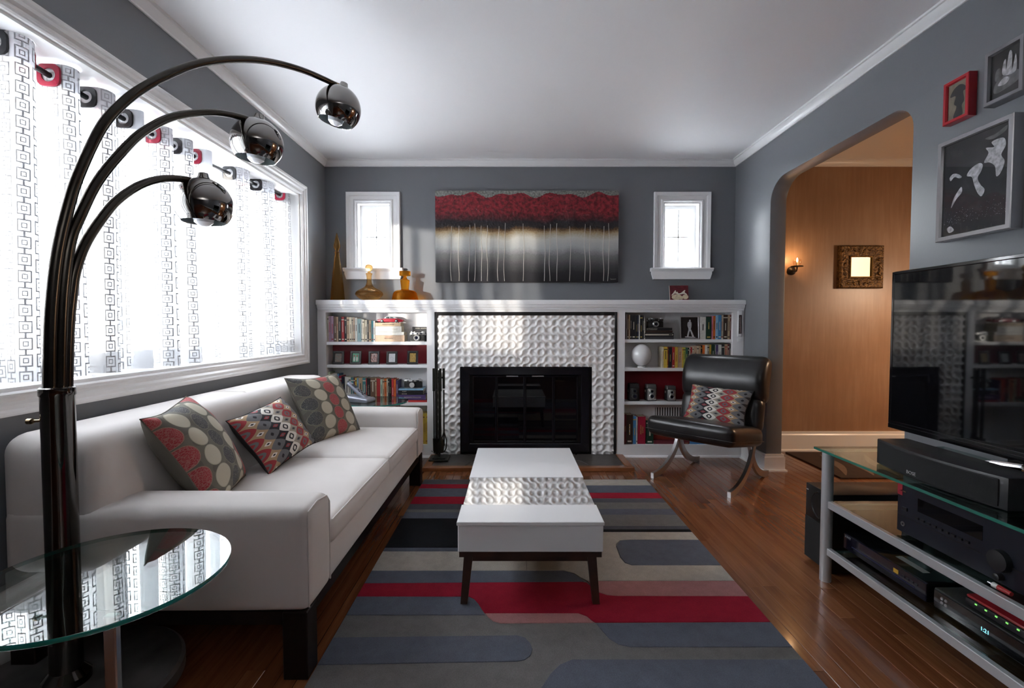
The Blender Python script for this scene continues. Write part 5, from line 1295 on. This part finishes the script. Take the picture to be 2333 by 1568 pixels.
# twin lens cameras on the crimson shelf
def tlr(label, xa, xb, z0, zt, yf, silver):
    cx = (xa + xb) / 2; w_ = xb - xa; h = zt - z0
    t = thing('twin_lens_camera', label, 'camera', (cx, yf, z0), group='twin lens reflex cameras')
    mm = sil_m if silver else M('camera_dark_metal', (.10, .10, .10), .3, .7)
    MB().box((xa + w_ * .06, yf + .006, z0), (xb - w_ * .06, yf + .075, z0 + h * .78), .004, 2).build('body', cblk, t)
    MB().box((xa + w_ * .12, yf, z0 + h * .05), (xb - w_ * .12, yf + .008, z0 + h * .76), .004, 2).build('front_plate', mm, t)
    MB().prism([(yf + .004, z0 + h * .78), (yf + .076, z0 + h * .78), (yf + .068, z0 + h), (yf + .012, z0 + h)], 'x', xa + w_ * .08, xb - w_ * .08, .003, 1).build('viewing_hood', cblk if not silver else M('hood_grey', (.12, .12, .12), .4, .5), t)
    for zz, r_ in ((.30, w_ * .26), (.60, w_ * .20)):
        l_ = MB().lathe([(0, 0), (r_, 0), (r_, .010), (r_ * .85, .014), (r_ * .68, .014), (r_ * .60, .008), (0, .007)], (cx, yf, z0 + h * zz), 32, RY90).build('lens', mm, t)
        MB().lathe([(0, .0098), (r_ * .4, .009), (r_ * .58, .0082)], (cx, yf, z0 + h * zz), 24, RY90).build('lens_glass', lensg, l_)
    for sg, xe in ((-1, xa + w_ * .06), (1, xb - w_ * .06)):
        MB().lathe([(0, 0), (w_ * .11, 0), (w_ * .11, w_ * .06), (0, w_ * .06)], (xe, yf + .04, z0 + h * (.58 if sg < 0 else .30)), 20, Matrix.Rotation(sg * PI / 2, 3, 'Y')).build('knob', mm, t)
    MB().box((cx - w_ * .2, yf - .001, z0 + h * .70), (cx + w_ * .2, yf + .002, z0 + h * .745)).build('name_plate', mm, t, False)
tlr('all black twin lens camera nearest the fireplace on the crimson shelf', RZx(140), RZx(247), zR[2] + .0003, RY(826), YBK + .01, False)
tlr('twin lens camera with bright lens rings in the middle of the crimson shelf', RZx(300), RZx(404), zR[2] + .0003, RY(832), YBK + .008, True)
tlr('smallest silver fronted twin lens camera beside the armchair back', RZx(486), RZx(583), zR[2] + .0003, RY(846), YBK + .006, True)
# bottom shelf
for i, (a, b, zt, c, tl_, tcm, sz) in enumerate(((96, 118, 1105, 'maroon', 'ANNALS', ink_g, .012), (118, 178, 1110, 'dark brown', None, None, .01), (180, 208, 1122, 'blue', None, None, .01), (208, 221, 1130, 'white', None, None, .01), (223, 296, 1125, 'crimson', "GRAY'S\nANATOMY", ink_g, .016), (302, 370, 1160, 'dark green', None, None, .01))):
    b_ = book(max(RZx(a), RX0 + .002), RZx(b), PL + .0003, RY(zt) - PL, c, '%s hardback, %s from the left on the bottom shelf behind the armchair' % (c, ORD[i]), 'hardbacks on the bottom shelf', tl_, tcm, None, None, sz)
    if i == 1:
        for zz in (.45, .62, .75): MB().prism([(RZx(148) + .006 * q * (1 if k % 2 else 0), PL + .2 * zz + .008 * q2) for k, (q, q2) in enumerate(((0, 1), (1, 0), (0, -1), (-1, 0)))], 'y', b_.location.y - .0006, b_.location.y + .0002).build('spine_ornament', ink_g, b_, False)
ob = flat_book(RZx(374), RZx(645), PL + .0003, PL + .0003 + .030, 'maroon', 'dark red picture book lying flat on the bottom shelf behind the seat', 'books behind the chair seat')
pb = thing('picture_book', 'large dark red pictorial book standing face out on the bottom shelf', 'book', (RZx(505), YBK + .04, PL + .0307))
MB().box((RZx(376), YBK + .03, PL + .0312), (RZx(640), YBK + .05, PL + .125), .001, 1).build('cover', art('pictorial_cover', [(.35, (.05, .008, .006)), (.5, (.20, .025, .015)), (.62, (.42, .12, .05)), (.75, (.55, .38, .22))], 9, 1, 1), pb, False)
pb2 = book(RZx(650), RZx(700), PL + .0003, .085, 'maroon', 'short maroon book half hidden by the chair leg', 'books behind the chair seat')
flat_book(RZx(705), RZx(860), PL + .0003, PL + .028, 'blue', 'blue book lying flat under the armchair seat', 'books behind the chair seat')
# vent grille on the back of the lowest compartment
vx0, vx1, vz0, vz1 = xat(1494, YI), xat(1580, YI), zat(958, YI), zat(928, YI)
vg = MB().box((vx0, YI - .004, vz0), (vx1, YI, vz1)).build('vent_backing', dark_m, bkr, False)
for k in range(15):
    x = vx0 + (vx1 - vx0) * (k + .5) / 15; MB().box((x - .0055, YI - .008, vz0), (x + .0055, YI - .004, vz1)).build('vent_slat', white_m, vg, False)
MB().frame((0, YI, 0), (1, 0, 0), (0, 0, 1), (0, -1, 0), vx0, vx1, vz0, vz1, [(0, 0), (0, .010), (.008, .008), (.008, 0)]).build('vent_frame', white_m, vg, False)
# thermometer on the outer stile
tx_ = (xat(1679, YF) + xat(1690, YF)) / 2; tz0, tz1 = zat(782, YF), zat(708, YF)
th = thing('wall_thermometer', 'narrow white thermometer fixed to the bookcase edge by the wall', 'thermometer', (tx_, YF, tz0))
MB().box((tx_ - .020, YF - .014, tz0 + .05), (tx_ + .020, YF - .001, tz1), .008, 3).build('housing', white_m, th)
MB().box((tx_ - .011, YF - .0155, tz0 + .075), (tx_ + .011, YF - .0135, tz1 - .035)).build('scale', M('dark_scale', (.03, .015, .015), .3), th, False)
MB().tube([(tx_, YF - .017, tz0 + .08), (tx_, YF - .017, tz1 - .045)], .0014, 8).build('glass_tube', M('red_fluid', (.5, .35, .33), .2), th)
for k in range(9): MB().box((tx_ - .009, YF - .0162, tz0 + .085 + k * .0135), (tx_ - .004, YF - .0154, tz0 + .0865 + k * .0135)).build('tick_mark', ink_l, th, False)
MB().box((tx_ - .016, YF - .010, tz0 + .012), (tx_ + .016, YF - .001, tz0 + .04), .003, 2).build('bracket', white_m, th)

# ---- corner glass end table with the telephone, behind the far sofa arm
ec = Vector((-1.0, 3.515, 0)); er_ = .232; ezt = .512
et = thing('glass_end_table', 'round glass end table between the sofa and the bookcase', 'side table', (ec.x, ec.y, 0))
tp = MB().lathe([(0, ezt), (er_, ezt), (er_, ezt - .010), (0, ezt - .010)], ec, 72).build('glass_top', tg, et, ang=30)
MB().lathe([(er_, ezt - .0005), (er_ + .0012, ezt - .0025), (er_ + .0012, ezt - .0075), (er_, ezt - .0095)], ec, 72).build('rim', teal, tp)
for k in range(3):
    p = ec + Vector((math.cos(k * 2.094 + .5), math.sin(k * 2.094 + .5), 0)) * .17
    MB().box((p.x - .01, p.y - .01, 0), (p.x + .01, p.y + .01, ezt - .0105), .002, 1).build('leg', chrome_m, et, False)
ph = thing('telephone', 'silver cordless telephone in its cradle on the glass end table', 'telephone', (-1.10, 3.47, ezt + .0005), math.radians(-12))
phg = M('phone_silver', (.30, .32, .38), .3, .4); phd = M('phone_dark', (.05, .055, .08), .25)
MB().rbox((-.095, -.06, 0), (.095, .06, .032), .014, 3, 6, fn=lambda p: Vector((p.x, p.y, p.z * (1.25 - p.x * 4)))).build('cradle', phg, ph, local=True)
Rh = Matrix.Translation((-.015, 0, .058)) @ Matrix.Rotation(math.radians(38), 4, 'Y')
hs = MB().rbox((-.105, -.026, 0), (.085, .026, .026), .011, 3, 6, M=Rh).build('handset', phg, ph, local=True)
MB().box((-.075, -.017, .0255), (-.035, .017, .0275), M=Rh).build('display', phd, hs, False, local=True)
for i in range(4):
    for j in range(3): MB().box((-.022 + i * .017, -.019 + j * .0145, .0255), (-.010 + i * .017, -.010 + j * .0145, .028), M=Rh).build('key', phd if (i + j) % 2 else phg, hs, False, local=True)
MB().tube([Rh @ Vector((-.10, .018, .012)), Rh @ Vector((-.125, .018, .012))], .005, 8).build('antenna', phd, hs, local=True)
for j in range(4): MB().box((.055, -.03 + j * .017, .030), (.075, -.018 + j * .017, .036), M=Matrix.Rotation(math.radians(12), 4, 'Y')).build('button', phd, ph, False, local=True)
# ================================================================== WALL ART, DECANTERS, HALL
# ---- abstract painting over the mantel
PY = YB - .046
ax0, ax1, az0, az1 = xat(993, PY), xat(1407.5, PY), zat(643, PY), zat(434.5, PY); AW, AH = ax1 - ax0, az1 - az0
pt = thing('abstract_painting', 'wide abstract canvas of red, black and silver with dripped lines', 'painting', ((ax0 + ax1) / 2, YB, az0))
MB().box((ax0, PY + .001, az0), (ax1, YB - .002, az1)).build('stretcher', M('canvas_edge', (.05, .045, .045), .5), pt, False)
g = NT('painted_canvas', .6); uv = g.coord('UV'); u, v, _ = g.sep(uv)
us = g.math('MULTIPLY', u, 2.0); uvv = g.comb(us, v)
n1 = g.noise(uvv, 3.0, 5); n2 = g.noise(uvv, 55, 3); n3 = g.noise(g.comb(g.math('MULTIPLY', us, 2.2), g.math('MULTIPLY', v, .4)), 2.0, 3)
vd = g.math('ADD', v, g.math('MULTIPLY', g.math('SUBTRACT', n1, .5), .10)); vd = g.math('ADD', vd, g.math('MULTIPLY', g.math('SUBTRACT', n3, .5), .10)); vd = g.math('ADD', vd, g.math('MULTIPLY', g.math('SUBTRACT', n2, .5), .05))
col = g.ramp(vd, [(0, (.008, .007, .010)), (.10, (.014, .013, .016)), (.20, (.07, .068, .07)), (.30, (.17, .17, .17)), (.38, (.40, .41, .41)), (.475, (.50, .50, .46)), (.545, (.36, .27, .15)), (.58, (.13, .062, .018)), (.605, (.022, .016, .016)), (.66, (.016, .014, .020)), (.70, (.10, .009, .015)), (.78, (.27, .013, .024)), (.95, (.30, .017, .030)), (1, (.26, .015, .027))])
# darker silver towards the right, impasto mottling in the red
red_mask = g.ramp(vd, [(.64, (0, 0, 0)), (.72, (1, 1, 1))])
mott = g.ramp(g.noise(uvv, 26, 4), [(.40, (.40, .38, .38)), (.58, (1, 1, 1))])
mul = g.N.new('ShaderNodeMix'); mul.data_type = 'RGBA'; mul.blend_type = 'MULTIPLY'; g.L.new(red_mask, mul.inputs[0]); g.L.new(col, mul.inputs[6]); g.L.new(mott, mul.inputs[7])
wave = g.math('ADD', g.math('MULTIPLY', g.math('SINE', g.math('MULTIPLY', u, 26.0)), .018), g.math('MULTIPLY', g.math('SINE', g.math('ADD', g.math('MULTIPLY', u, 47.0), 1.0)), .016))
edge = g.math('GREATER_THAN', g.math('ADD', v, g.math('ADD', wave, g.math('MULTIPLY', g.math('SUBTRACT', n2, .5), .02))), .956)
grey = g.ramp(n2, [(.3, (.10, .11, .10)), (.7, (.32, .34, .31))])
g.color(g.mix(edge, mul.outputs[2], grey))
bh = g.math('MULTIPLY', g.noise(uvv, 40, 4), g.math('GREATER_THAN', v, .56)); g.bump(bh, .8, .010)
MB().grid(lambda a, b: (ax0 + AW * a, PY, az0 + AH * b), 1, 1).build('canvas', g.m, pt, False)
drip = M('pale_drip', (.62, .58, .52), .3)
rg = random.Random(4)
for k, zx in enumerate((335, 420, 535, 600, 668, 732, 853, 922, 1130, 1362, 1420, 1497, 1642, 1805, 1860, 2010, 2065)):
    uu = (zx - 160) / 2010; x = ax0 + AW * uu; ph_ = rg.uniform(0, 6); pts = []
    t0 = .63 + rg.uniform(-.02, .02)
    for j in range(15):
        tt = j / 14; pts.append((x + .004 * math.sin(ph_ + tt * 5) + .002 * math.sin(ph_ * 2 + tt * 11) - .004 * tt, PY - .0008, az0 + AH * (t0 + (.012 - t0) * tt)))
    MB().tube(pts, [.0016] * 3 + [.0021] * 12, 6).build('paint_drip', drip, pt)
sg_ = [(ax0 + AW * (.958 + .003 * k), PY - .0006, az0 + AH * (.025 + (.016, .0, .010, .002, .012, .003, .010, .004, .012, .006, .010)[k])) for k in range(11)]
MB().tube(sg_, .0009, 5).build('signature', drip, pt)

# ---- amber glass on the mantel
def amber(name, c, rough=.02):
    g = NT(name); N = g.N; L = g.L
    tr = N.new('ShaderNodeBsdfTransparent'); tr.inputs[0].default_value = lin(c)
    gs_ = N.new('ShaderNodeBsdfGlass'); gs_.inputs['Color'].default_value = lin([min(1, v * 1.25) for v in c]); gs_.inputs['Roughness'].default_value = rough; gs_.inputs['IOR'].default_value = 1.4
    df = N.new('ShaderNodeBsdfTranslucent'); df.inputs[0].default_value = lin(c)
    m0 = N.new('ShaderNodeMixShader'); m0.inputs[0].default_value = .62; L.new(tr.outputs[0], m0.inputs[1]); L.new(gs_.outputs[0], m0.inputs[2])
    m1 = N.new('ShaderNodeMixShader'); m1.inputs[0].default_value = .06; L.new(m0.outputs[0], m1.inputs[1]); L.new(df.outputs[0], m1.inputs[2])
    L.new(m1.outputs[0], N['Material Output'].inputs[0]); return g.m
am1, am2, am3 = amber('amber_glass_ribbed', (.74, .54, .29), .06), amber('amber_glass_quilted', (.80, .62, .38), .04), amber('amber_glass_smooth', (.88, .52, .14))
def vessel(mb, prof, c, n=48, mod=None):
    rings = []
    for r, z in prof:
        ring = []
        for k in range(n):
            a = 2 * PI * k / n; rr = r * (1 + (mod(a, z) if mod else 0)); ring.append(mb.bm.verts.new((c[0] + rr * math.cos(a), c[1] + rr * math.sin(a), c[2] + z)))
        rings.append(ring)
    for A, B in zip(rings, rings[1:]):
        for k in range(n): mb.bm.faces.new((A[k], A[(k + 1) % n], B[(k + 1) % n], B[k]))
    mb.bm.faces.new(rings[0][::-1]); mb.bm.faces.new(rings[-1]); bmesh.ops.recalc_face_normals(mb.bm, faces=mb.bm.faces); return mb
DY = 3.945; sc = DY / FPX
def dx(zx): return xat(680 + zx / 4.9, DY)
def hz(zy): return (1378 - zy) / 4.9 * sc
def smooth_prof(P, n=5):
    return [(max(.0008, q.x), q.y) for q in catmull([Vector(p) for p in P], n)]
c1 = (dx(442), DY, ZM + .0003)
d1 = thing('genie_bottle', 'tall tapering ribbed amber bottle with pointed stopper', 'decanter', c1, group='amber glass on the mantel')
vessel(MB(), smooth_prof([(.053, 0), (.054, .006), (.046, .12), (.034, .24), (.0225, .33), (.016, .375), (.016, .385), (.020, .388), (.020, .393)]), c1, 60, lambda a, z: .035 * math.sin(14 * a + z * 6)).build('bottle', am1, d1, ang=70)
vessel(MB(), smooth_prof([(.011, .3935), (.012, .402), (.020, .418), (.0255, .438), (.022, .462), (.012, .505), (.005, .535), (.0012, .548)]), c1, 40, lambda a, z: .03 * math.sin(9 * a)).build('stopper', am1, d1, ang=70)
c2 = (dx(794), DY, ZM + .0003)
d2 = thing('quilted_decanter', 'squat amber decanter with diamond quilted bowl and ball stopper', 'decanter', c2, group='amber glass on the mantel')
quilt = lambda a, z: (.030 * abs(math.sin(11 * (a + z * 14)) * math.sin(11 * (a - z * 14))) if .012 < z < .095 else 0)
vessel(MB(), smooth_prof([(.050, 0), (.052, .005), (.078, .018), (.103, .042), (.107, .056), (.097, .074), (.062, .096), (.036, .112), (.022, .140), (.019, .175), (.021, .203), (.025, .216), (.0255, .221)], 8), c2, 88, quilt).build('bottle', am2, d2, ang=70)
vessel(MB(), smooth_prof([(.012, .2215), (.011, .232), (.012, .238), (.022, .246), (.029, .265), (.026, .282), (.014, .292), (.003, .294)]), c2, 40).build('stopper', am2, d2, ang=70)
c3 = (dx(1194), DY - .004, ZM + .0003)
d3 = thing('flat_amber_decanter', 'smooth orange amber decanter with flat disc stopper', 'decanter', c3, group='amber glass on the mantel')
vessel(MB(), smooth_prof([(.098, 0), (.104, .004), (.1045, .014), (.096, .050), (.088, .068), (.070, .080), (.040, .086), (.031, .092), (.033, .120), (.036, .150), (.037, .164), (.030, .170)], 7), c3, 64).build('bottle', am3, d3, ang=70)
vessel(MB(), smooth_prof([(.024, .1705), (.018, .178), (.014, .188), (.016, .198), (.042, .201), (.0445, .206), (.0445, .232), (.042, .237), (.002, .238)], 4), c3, 56).build('stopper', am3, d3, ang=40)

# ---- red picture tile leaning on the mantel
rx0_, rx1_ = xat(1525, 4.0), xat(1567, 4.0); rw = rx1_ - rx0_; rh = (683 - 646.5) * 4.0 / FPX
rt = thing('picture_tile', 'small dark red tile picture with cream pumpkins leaning on the wall', 'picture', ((rx0_ + rx1_) / 2, 3.985, ZM + .0005), math.radians(-4))
la = .22; v = Vector((0, math.sin(la), math.cos(la))); n = Vector((0, -math.cos(la), math.sin(la)))
Rt = Matrix((Vector((1, 0, 0)), -n, v)).transposed().to_4x4()
bd = MB().box((-rw / 2, 0, 0), (rw / 2, .012, rh), .001, 1, M=Rt).build('panel', M('tile_cream_edge', (.55, .50, .42), .5), rt, False, local=True)
MB().box((-rw / 2 + .001, -.0008, .001), (rw / 2 - .001, .0002, rh - .001), M=Rt).build('picture', M('dark_red_print', (.12, .012, .018), .4, noise=.3, nscale=60), rt, False, local=True)
crm = M('cream_print', (.62, .52, .36), .5, noise=.18, nscale=90); crd = M('ivory_print', (.66, .60, .50), .5)
def blob(cx, cz, a, b, off, m, nm='printed_pumpkin'):
    ppoly([(cx + a * math.cos(k * PI / 10), cz + b * math.sin(k * PI / 10)) for k in range(20)], off, m, bd, nm, v, n)
blob(-.020, .032, .042, .024, .0014, crm); blob(.048, .034, .024, .020, .0015, crm); blob(.014, .026, .016, .016, .0013, crm)
ppoly([(-.064, .048), (-.046, .070), (-.034, .088), (-.026, .088), (-.024, .072), (-.014, .078), (-.006, .064), (.014, .068), (.032, .082), (.046, .092), (.050, .086), (.044, .074), (.060, .058), (.062, .050), (.044, .058), (.030, .058), (.006, .054), (-.012, .056), (-.034, .062), (-.054, .048)], .0018, crd, bd, 'printed_figure', v, n)

# ---- framed pictures on the right wall (plane X, facing -X)
def wall_frame(label, xf_, y0, y1, z0, z1, fw, fmat, pmat, wallgap=.0):
    t = thing('wall_picture', label, 'picture frame', (XR, (y0 + y1) / 2, z0), group='framed pictures above the television')
    dp_ = XR - .001 - xf_
    MB().frame((XR - .001, 0, 0), (0, 1, 0), (0, 0, 1), (-1, 0, 0), y0 + fw, y1 - fw, z0 + fw, z1 - fw, [(0, 0), (0, dp_ * .8), (.003, dp_), (fw - .002, dp_), (fw, dp_ * .93), (fw, 0)]).build('frame', fmat, t, False)
    pr = MB().grid(lambda a, b: (xf_ + dp_ * .30, y1 - fw - (y1 - y0 - 2 * fw) * a, z0 + fw + (z1 - z0 - 2 * fw) * b), 1, 1).build('picture', pmat, t, False)
    MB().box((xf_ + dp_ * .24, y0 + fw, z0 + fw), (xf_ + dp_ * .26, y1 - fw, z1 - fw)).build('glazing', thin_glass('picture_glass_' + label[:5], (1, 1, 1), .05), t, False)
    def shape(pts, m, off=.001):
        mb = MB(); mb.quad([(xf_ + dp_ * .30 - off, y1 - fw - (y1 - y0 - 2 * fw) * a, z0 + fw + (z1 - z0 - 2 * fw) * b) for a, b in smooth_poly(pts)]); mb.build('printed_shape', m, pr, False)
    return shape
gfr = M('pewter_frame', (.27, .27, .29), .30, .5); pale = M('photo_pale', (.45, .45, .47), .5, noise=.45, nscale=60); mid = M('photo_mid', (.12, .12, .125), .5, noise=.5, nscale=45); drk = M('photo_dark', (.012, .012, .014), .5)
f1 = wall_frame('large silver framed dark photograph of a pale figure under water', 1.802, 1.768, 2.079, 1.412, 1.826, .020, M('silver_wall_frame', (.46, .46, .48), .26, .7), art('underwater_photo', [(.3, (.006, .006, .008)), (.55, (.012, .012, .015)), (.75, (.035, .035, .038))], 4, 1.0, 1.6))
f1([(.38, .60), (.44, .66), (.56, .69), (.62, .66), (.60, .60), (.55, .54), (.60, .46), (.66, .40), (.62, .34), (.56, .38), (.50, .48), (.46, .57)], pale)
f1([(.64, .68), (.70, .76), (.66, .82), (.78, .80), (.74, .86), (.90, .86), (.94, .78), (.88, .70), (.93, .62), (.88, .52), (.82, .50), (.80, .60), (.72, .66)], pale, .0012)
f1([(.64, .92), (.80, .93), (.95, .97), (.93, .92), (.76, .885)], mid)
f1([(.10, .64), (.16, .67), (.24, .65), (.30, .61), (.26, .60), (.18, .63), (.12, .60)], pale)
f1([(.18, .40), (.24, .46), (.30, .50), (.31, .44), (.22, .38), (.14, .30)], pale)
f1([(.08, .08), (.14, .10), (.20, .05), (.12, .03)], pale)
rs = random.Random(8); mb = MB()
for k in range(150):
    a = rs.uniform(.03, .97); b = .06 + abs(rs.gauss(0, .075)) + .05; q = rs.uniform(.0003, .0009)
    yy_ = 2.059 - .271 * a; zz = 1.432 + .374 * min(b, .4); mb.quad([(1.8135, yy_ - q, zz - q), (1.8135, yy_ + q, zz - q), (1.8135, yy_ + q, zz + q), (1.8135, yy_ - q, zz + q)])
o = mb.build('printed_bubbles', pale, [c for c in bpy.data.objects if c.get('label', '').startswith('large silver framed')][0], False); o['kind'] = 'stuff'
f2 = wall_frame('small red framed sepia picture of a dark silhouette', 1.812, 1.959, 2.073, 1.897, 2.070, .015, M('red_lacquer_frame', (.46, .020, .030), .3, coat=.3), art('sepia_photo', [(.3, (.16, .13, .09)), (.7, (.30, .26, .19))], 3))
f2([(.10, .66), (.30, .84), (.62, .90), (.88, .80), (.96, .68), (.80, .66), (.86, .40), (.74, .28), (.78, .02), (.30, .02), (.46, .30), (.32, .42), (.40, .62)], drk)
f3 = wall_frame('grey framed black and white street photograph nearest the ceiling', 1.802, 1.742, 1.886, 1.891, 2.091, .017, gfr, M('photo_ground', (.022, .022, .023), .4))
f3([(.16, .12), (.90, .20), (.94, .40), (.60, .50), (.40, .46), (.14, .34)], mid, .0008)
f3([(.38, .48), (.40, .72), (.48, .78), (.50, .54), (.58, .90), (.68, .86), (.70, .50), (.80, .80), (.84, .46), (.66, .40)], pale)
f3([(.14, .40), (.16, .62), (.30, .64), (.34, .44)], mid)
f3([(.24, .28), (.44, .40), (.62, .34), (.50, .24)], pale, .0012)

# ---- hall: mirror, sconce, pendant, rug
gold = NT('antique_gilt', .35); tc = gold.coord('Object'); nn_ = gold.noise(tc, 70, 3)
gold.color(gold.ramp(nn_, [(.4, (.05, .024, .008)), (.6, (.17, .09, .028)), (.75, (.33, .20, .07))])); gold.b.inputs['Metallic'].default_value = .55; gold.bump(nn_, .9, .012); gold = gold.m
hx_0, hx_1, hz_0, hz_1 = xat(1902, YB), xat(1994, YB), zat(653, YB), zat(563, YB)
mr = thing('hall_mirror', 'small square mirror in a wide carved gilt frame', 'mirror', ((hx_0 + hx_1) / 2, YB, hz_0))
i0, i1, j0, j1 = xat(1930, YB), xat(1976, YB), zat(631, YB), zat(588, YB); fw = .098
def gmf(mb, a0, a1, b0, b1, prof):
    return mb.frame((0, YB - .001, 0), (1, 0, 0), (0, 0, 1), (0, -1, 0), a0, a1, b0, b1, prof)
gmf(MB(), i0, i1, j0, j1, [(0, 0), (0, .022), (.006, .030), (.012, .030), (.016, .024), (.022, .026), (.05, .040), (.078, .046), (.088, .044), (.094, .036), (.098, .030), (.098, 0)]).build('frame', gold, mr, True, ang=30)
gmf(MB(), i0, i1, j0, j1, [(0, .020), (0, .031), (.004, .033), (.008, .031), (.008, .020)]).build('inner_bead', M('gilt_bead', (.42, .25, .07), .3, .7), mr, False)
for k in range(5):
    for (px_, pz_) in ((i0 - .062, j0 + (j1 - j0) * (k - .5) / 4), (i1 + .062, j0 + (j1 - j0) * (k - .5) / 4), (i0 + (i1 - i0) * (k - .5) / 4, j0 - .062), (i0 + (i1 - i0) * (k - .5) / 4, j1 + .062)):
        mb = MB(); bmesh.ops.create_icosphere(mb.bm, subdivisions=2, radius=1, matrix=Matrix.Translation((px_, YB - .040, pz_)) @ Matrix.Rotation(k * .8, 4, 'Y') @ Matrix.Diagonal((.024, .011, .013, 1)))
        mb.build('carved_leaf', gold, mr)
MB().box((i0, YB - .022, j0), (i1, YB - .018, j1)).build('mirror_glass', M('mirror_silver', (.92, .92, .92), .01, 1), mr, False)
# candle sconce
ks = onY(1804, 617, YB - .01); flame = M('warm_flame', (1, .6, .2), .5, emit=(1.0, .50, .14), es=40); blackiron = M('sconce_iron', (.02, .016, .014), .4, .5)
sc_ = thing('wall_sconce', 'small black iron candle sconce glowing on the ochre wall', 'sconce', (ks.x, YB, ks.z))
MB().lathe([(0, 0), (.036, 0), (.036, .006), (.026, .012), (.012, .020), (0, .022)], (ks.x, YB - .001, ks.z), 32, RY90).build('back_plate', blackiron, sc_)
cp_ = onY(1816, 606, YB - .10)
MB().tube([(ks.x, YB - .015, ks.z), (ks.x + .01, YB - .06, ks.z - .01), (cp_.x, YB - .10, ks.z + .004), (cp_.x, YB - .10, ks.z + .022)], .005, 8).build('arm', blackiron, sc_)
MB().lathe([(0, .020), (.045, .022), (.047, .025), (.045, .028), (0, .028)], (cp_.x, YB - .10, ks.z), 32).build('drip_pan', blackiron, sc_)
MB().lathe([(.020, .029), (.030, .045), (.033, .062), (.030, .080), (.028, .080), (.031, .062), (.028, .046), (.018, .031)], (cp_.x, YB - .10, ks.z), 28).build('glass_cup', thin_glass('cup_glass', (1, .95, .9), .08), sc_)
MB().lathe([(0, .028), (.009, .028), (.009, .058), (0, .058)], (cp_.x, YB - .10, ks.z), 16).build('candle', M('candle_wax', (.7, .55, .38), .5), sc_)
MB().lathe([(0, .060), (.005, .066), (.0065, .074), (.004, .086), (0, .096)], (cp_.x, YB - .10, ks.z), 14).build('flame', flame, sc_)
def point(name, loc, e, r, c=(1.0, .62, .32)):
    l = bpy.data.lights.new(name, 'POINT'); l.energy = e; l.shadow_soft_size = r; l.color = c; o = bpy.data.objects.new(name, l); COL.objects.link(o); o.location = loc; return o
point('sconce_light', (cp_.x, YB - .115, ks.z + .10), .45, .012)
# pendant lantern in the hall, out of the frame but seen in the mirror
pc = Vector((3.672, 2.95, 1.66))
pd = thing('hall_pendant', 'glass pendant lantern hanging in the hall, seen in the gilt mirror', 'pendant lamp', (pc.x, pc.y, HC))
MB().lathe([(0, HC - .001), (.06, HC - .001), (.055, HC - .02), (0, HC - .03)], (pc.x, pc.y, 0), 24).build('canopy', brass, pd)
MB().tube([(pc.x, pc.y, HC - .02), (pc.x, pc.y, pc.z + .22)], .006, 8).build('stem', brass, pd)
MB().lathe([(.05, .20), (.085, .185), (.105, .08), (.118, -.06), (.14, -.18), (.136, -.18), (.114, -.06), (.101, .08), (.08, .18)], pc, 32).build('glass_shade', M('frosted_amber_shade', (.95, .75, .45), .4, emit=(1.0, .62, .28), es=.8), pd)
MB().lathe([(0, .08), (.018, .06), (.022, .02), (.016, -.03), (0, -.045)], pc, 20).build('bulb', M('warm_bulb', (1, .9, .7), .5, emit=(1.0, .74, .42), es=30), pd)
point('pendant_light', (pc.x - .0, pc.y, pc.z - .22), 15, .09, (1.0, .75, .54))
# hall rug
hr = thing('hall_rug', 'brown patterned runner rug on the hall floor', 'rug', (2.9, 3.66, 0))
MB().box((2.272, 3.31, .001), (3.55, 4.00, .010), .003, 1).build('pile_ground', wool('brown_wool', (.060, .042, .035)), hr)
lw = wool('tan_wool', (.19, .135, .10))
for k in range(7):
    x0 = 2.34 + .17 * k; pts = []
    A = [(x0 + .03 * math.sin(j * .6 + k) + .05 * j * .55, 3.36 + .078 * j) for j in range(8)]
    wd_ = [.004, .018, .028, .034, .032, .026, .016, .004]
    MB().prism([(a - w_, b) for (a, b), w_ in zip(A, wd_)] + [(a + w_, b) for (a, b), w_ in reversed(list(zip(A, wd_)))], 'z', .006, .0115).build('leaf_motif', lw, hr, False)

# ---- uplighter added in the unseen rear of the room to brighten the ceiling
tl_x, tl_y = .9, -1.7
tor = thing('added_uplighter', 'added unseen brass uplighter at the rear, brightening the ceiling', 'floor lamp', (tl_x, tl_y, 0))
MB().lathe([(0, 0), (.14, 0), (.14, .015), (.03, .03), (0, .03)], (tl_x, tl_y, 0), 32).build('base', brass, tor)
MB().tube([(tl_x, tl_y, .03), (tl_x, tl_y, 1.62)], .012, 12).build('pole', brass, tor)
MB().lathe([(.012, 1.60), (.06, 1.615), (.15, 1.68), (.19, 1.74), (.186, 1.74), (.146, 1.686), (.056, 1.622), (.012, 1.61)], (tl_x, tl_y, 0), 40).build('bowl_shade', brass, tor)
MB().lathe([(0, 1.625), (.03, 1.64), (.035, 1.67), (.02, 1.70), (0, 1.705)], (tl_x, tl_y, 0), 20).build('bulb', M('white_bulb', (1, 1, 1), .5, emit=(1.0, .95, .88), es=6), tor)
sl_ = bpy.data.lights.new('ceiling_fill_light', 'SPOT'); sl_.energy = 38; sl_.spot_size = math.radians(150); sl_.spot_blend = .6; sl_.shadow_soft_size = .05; sl_.color = (1.0, .98, .97)
so = bpy.data.objects.new('ceiling_fill_light', sl_); COL.objects.link(so); so.location = (tl_x, tl_y, 1.73); so.rotation_euler = (PI, 0, 0)
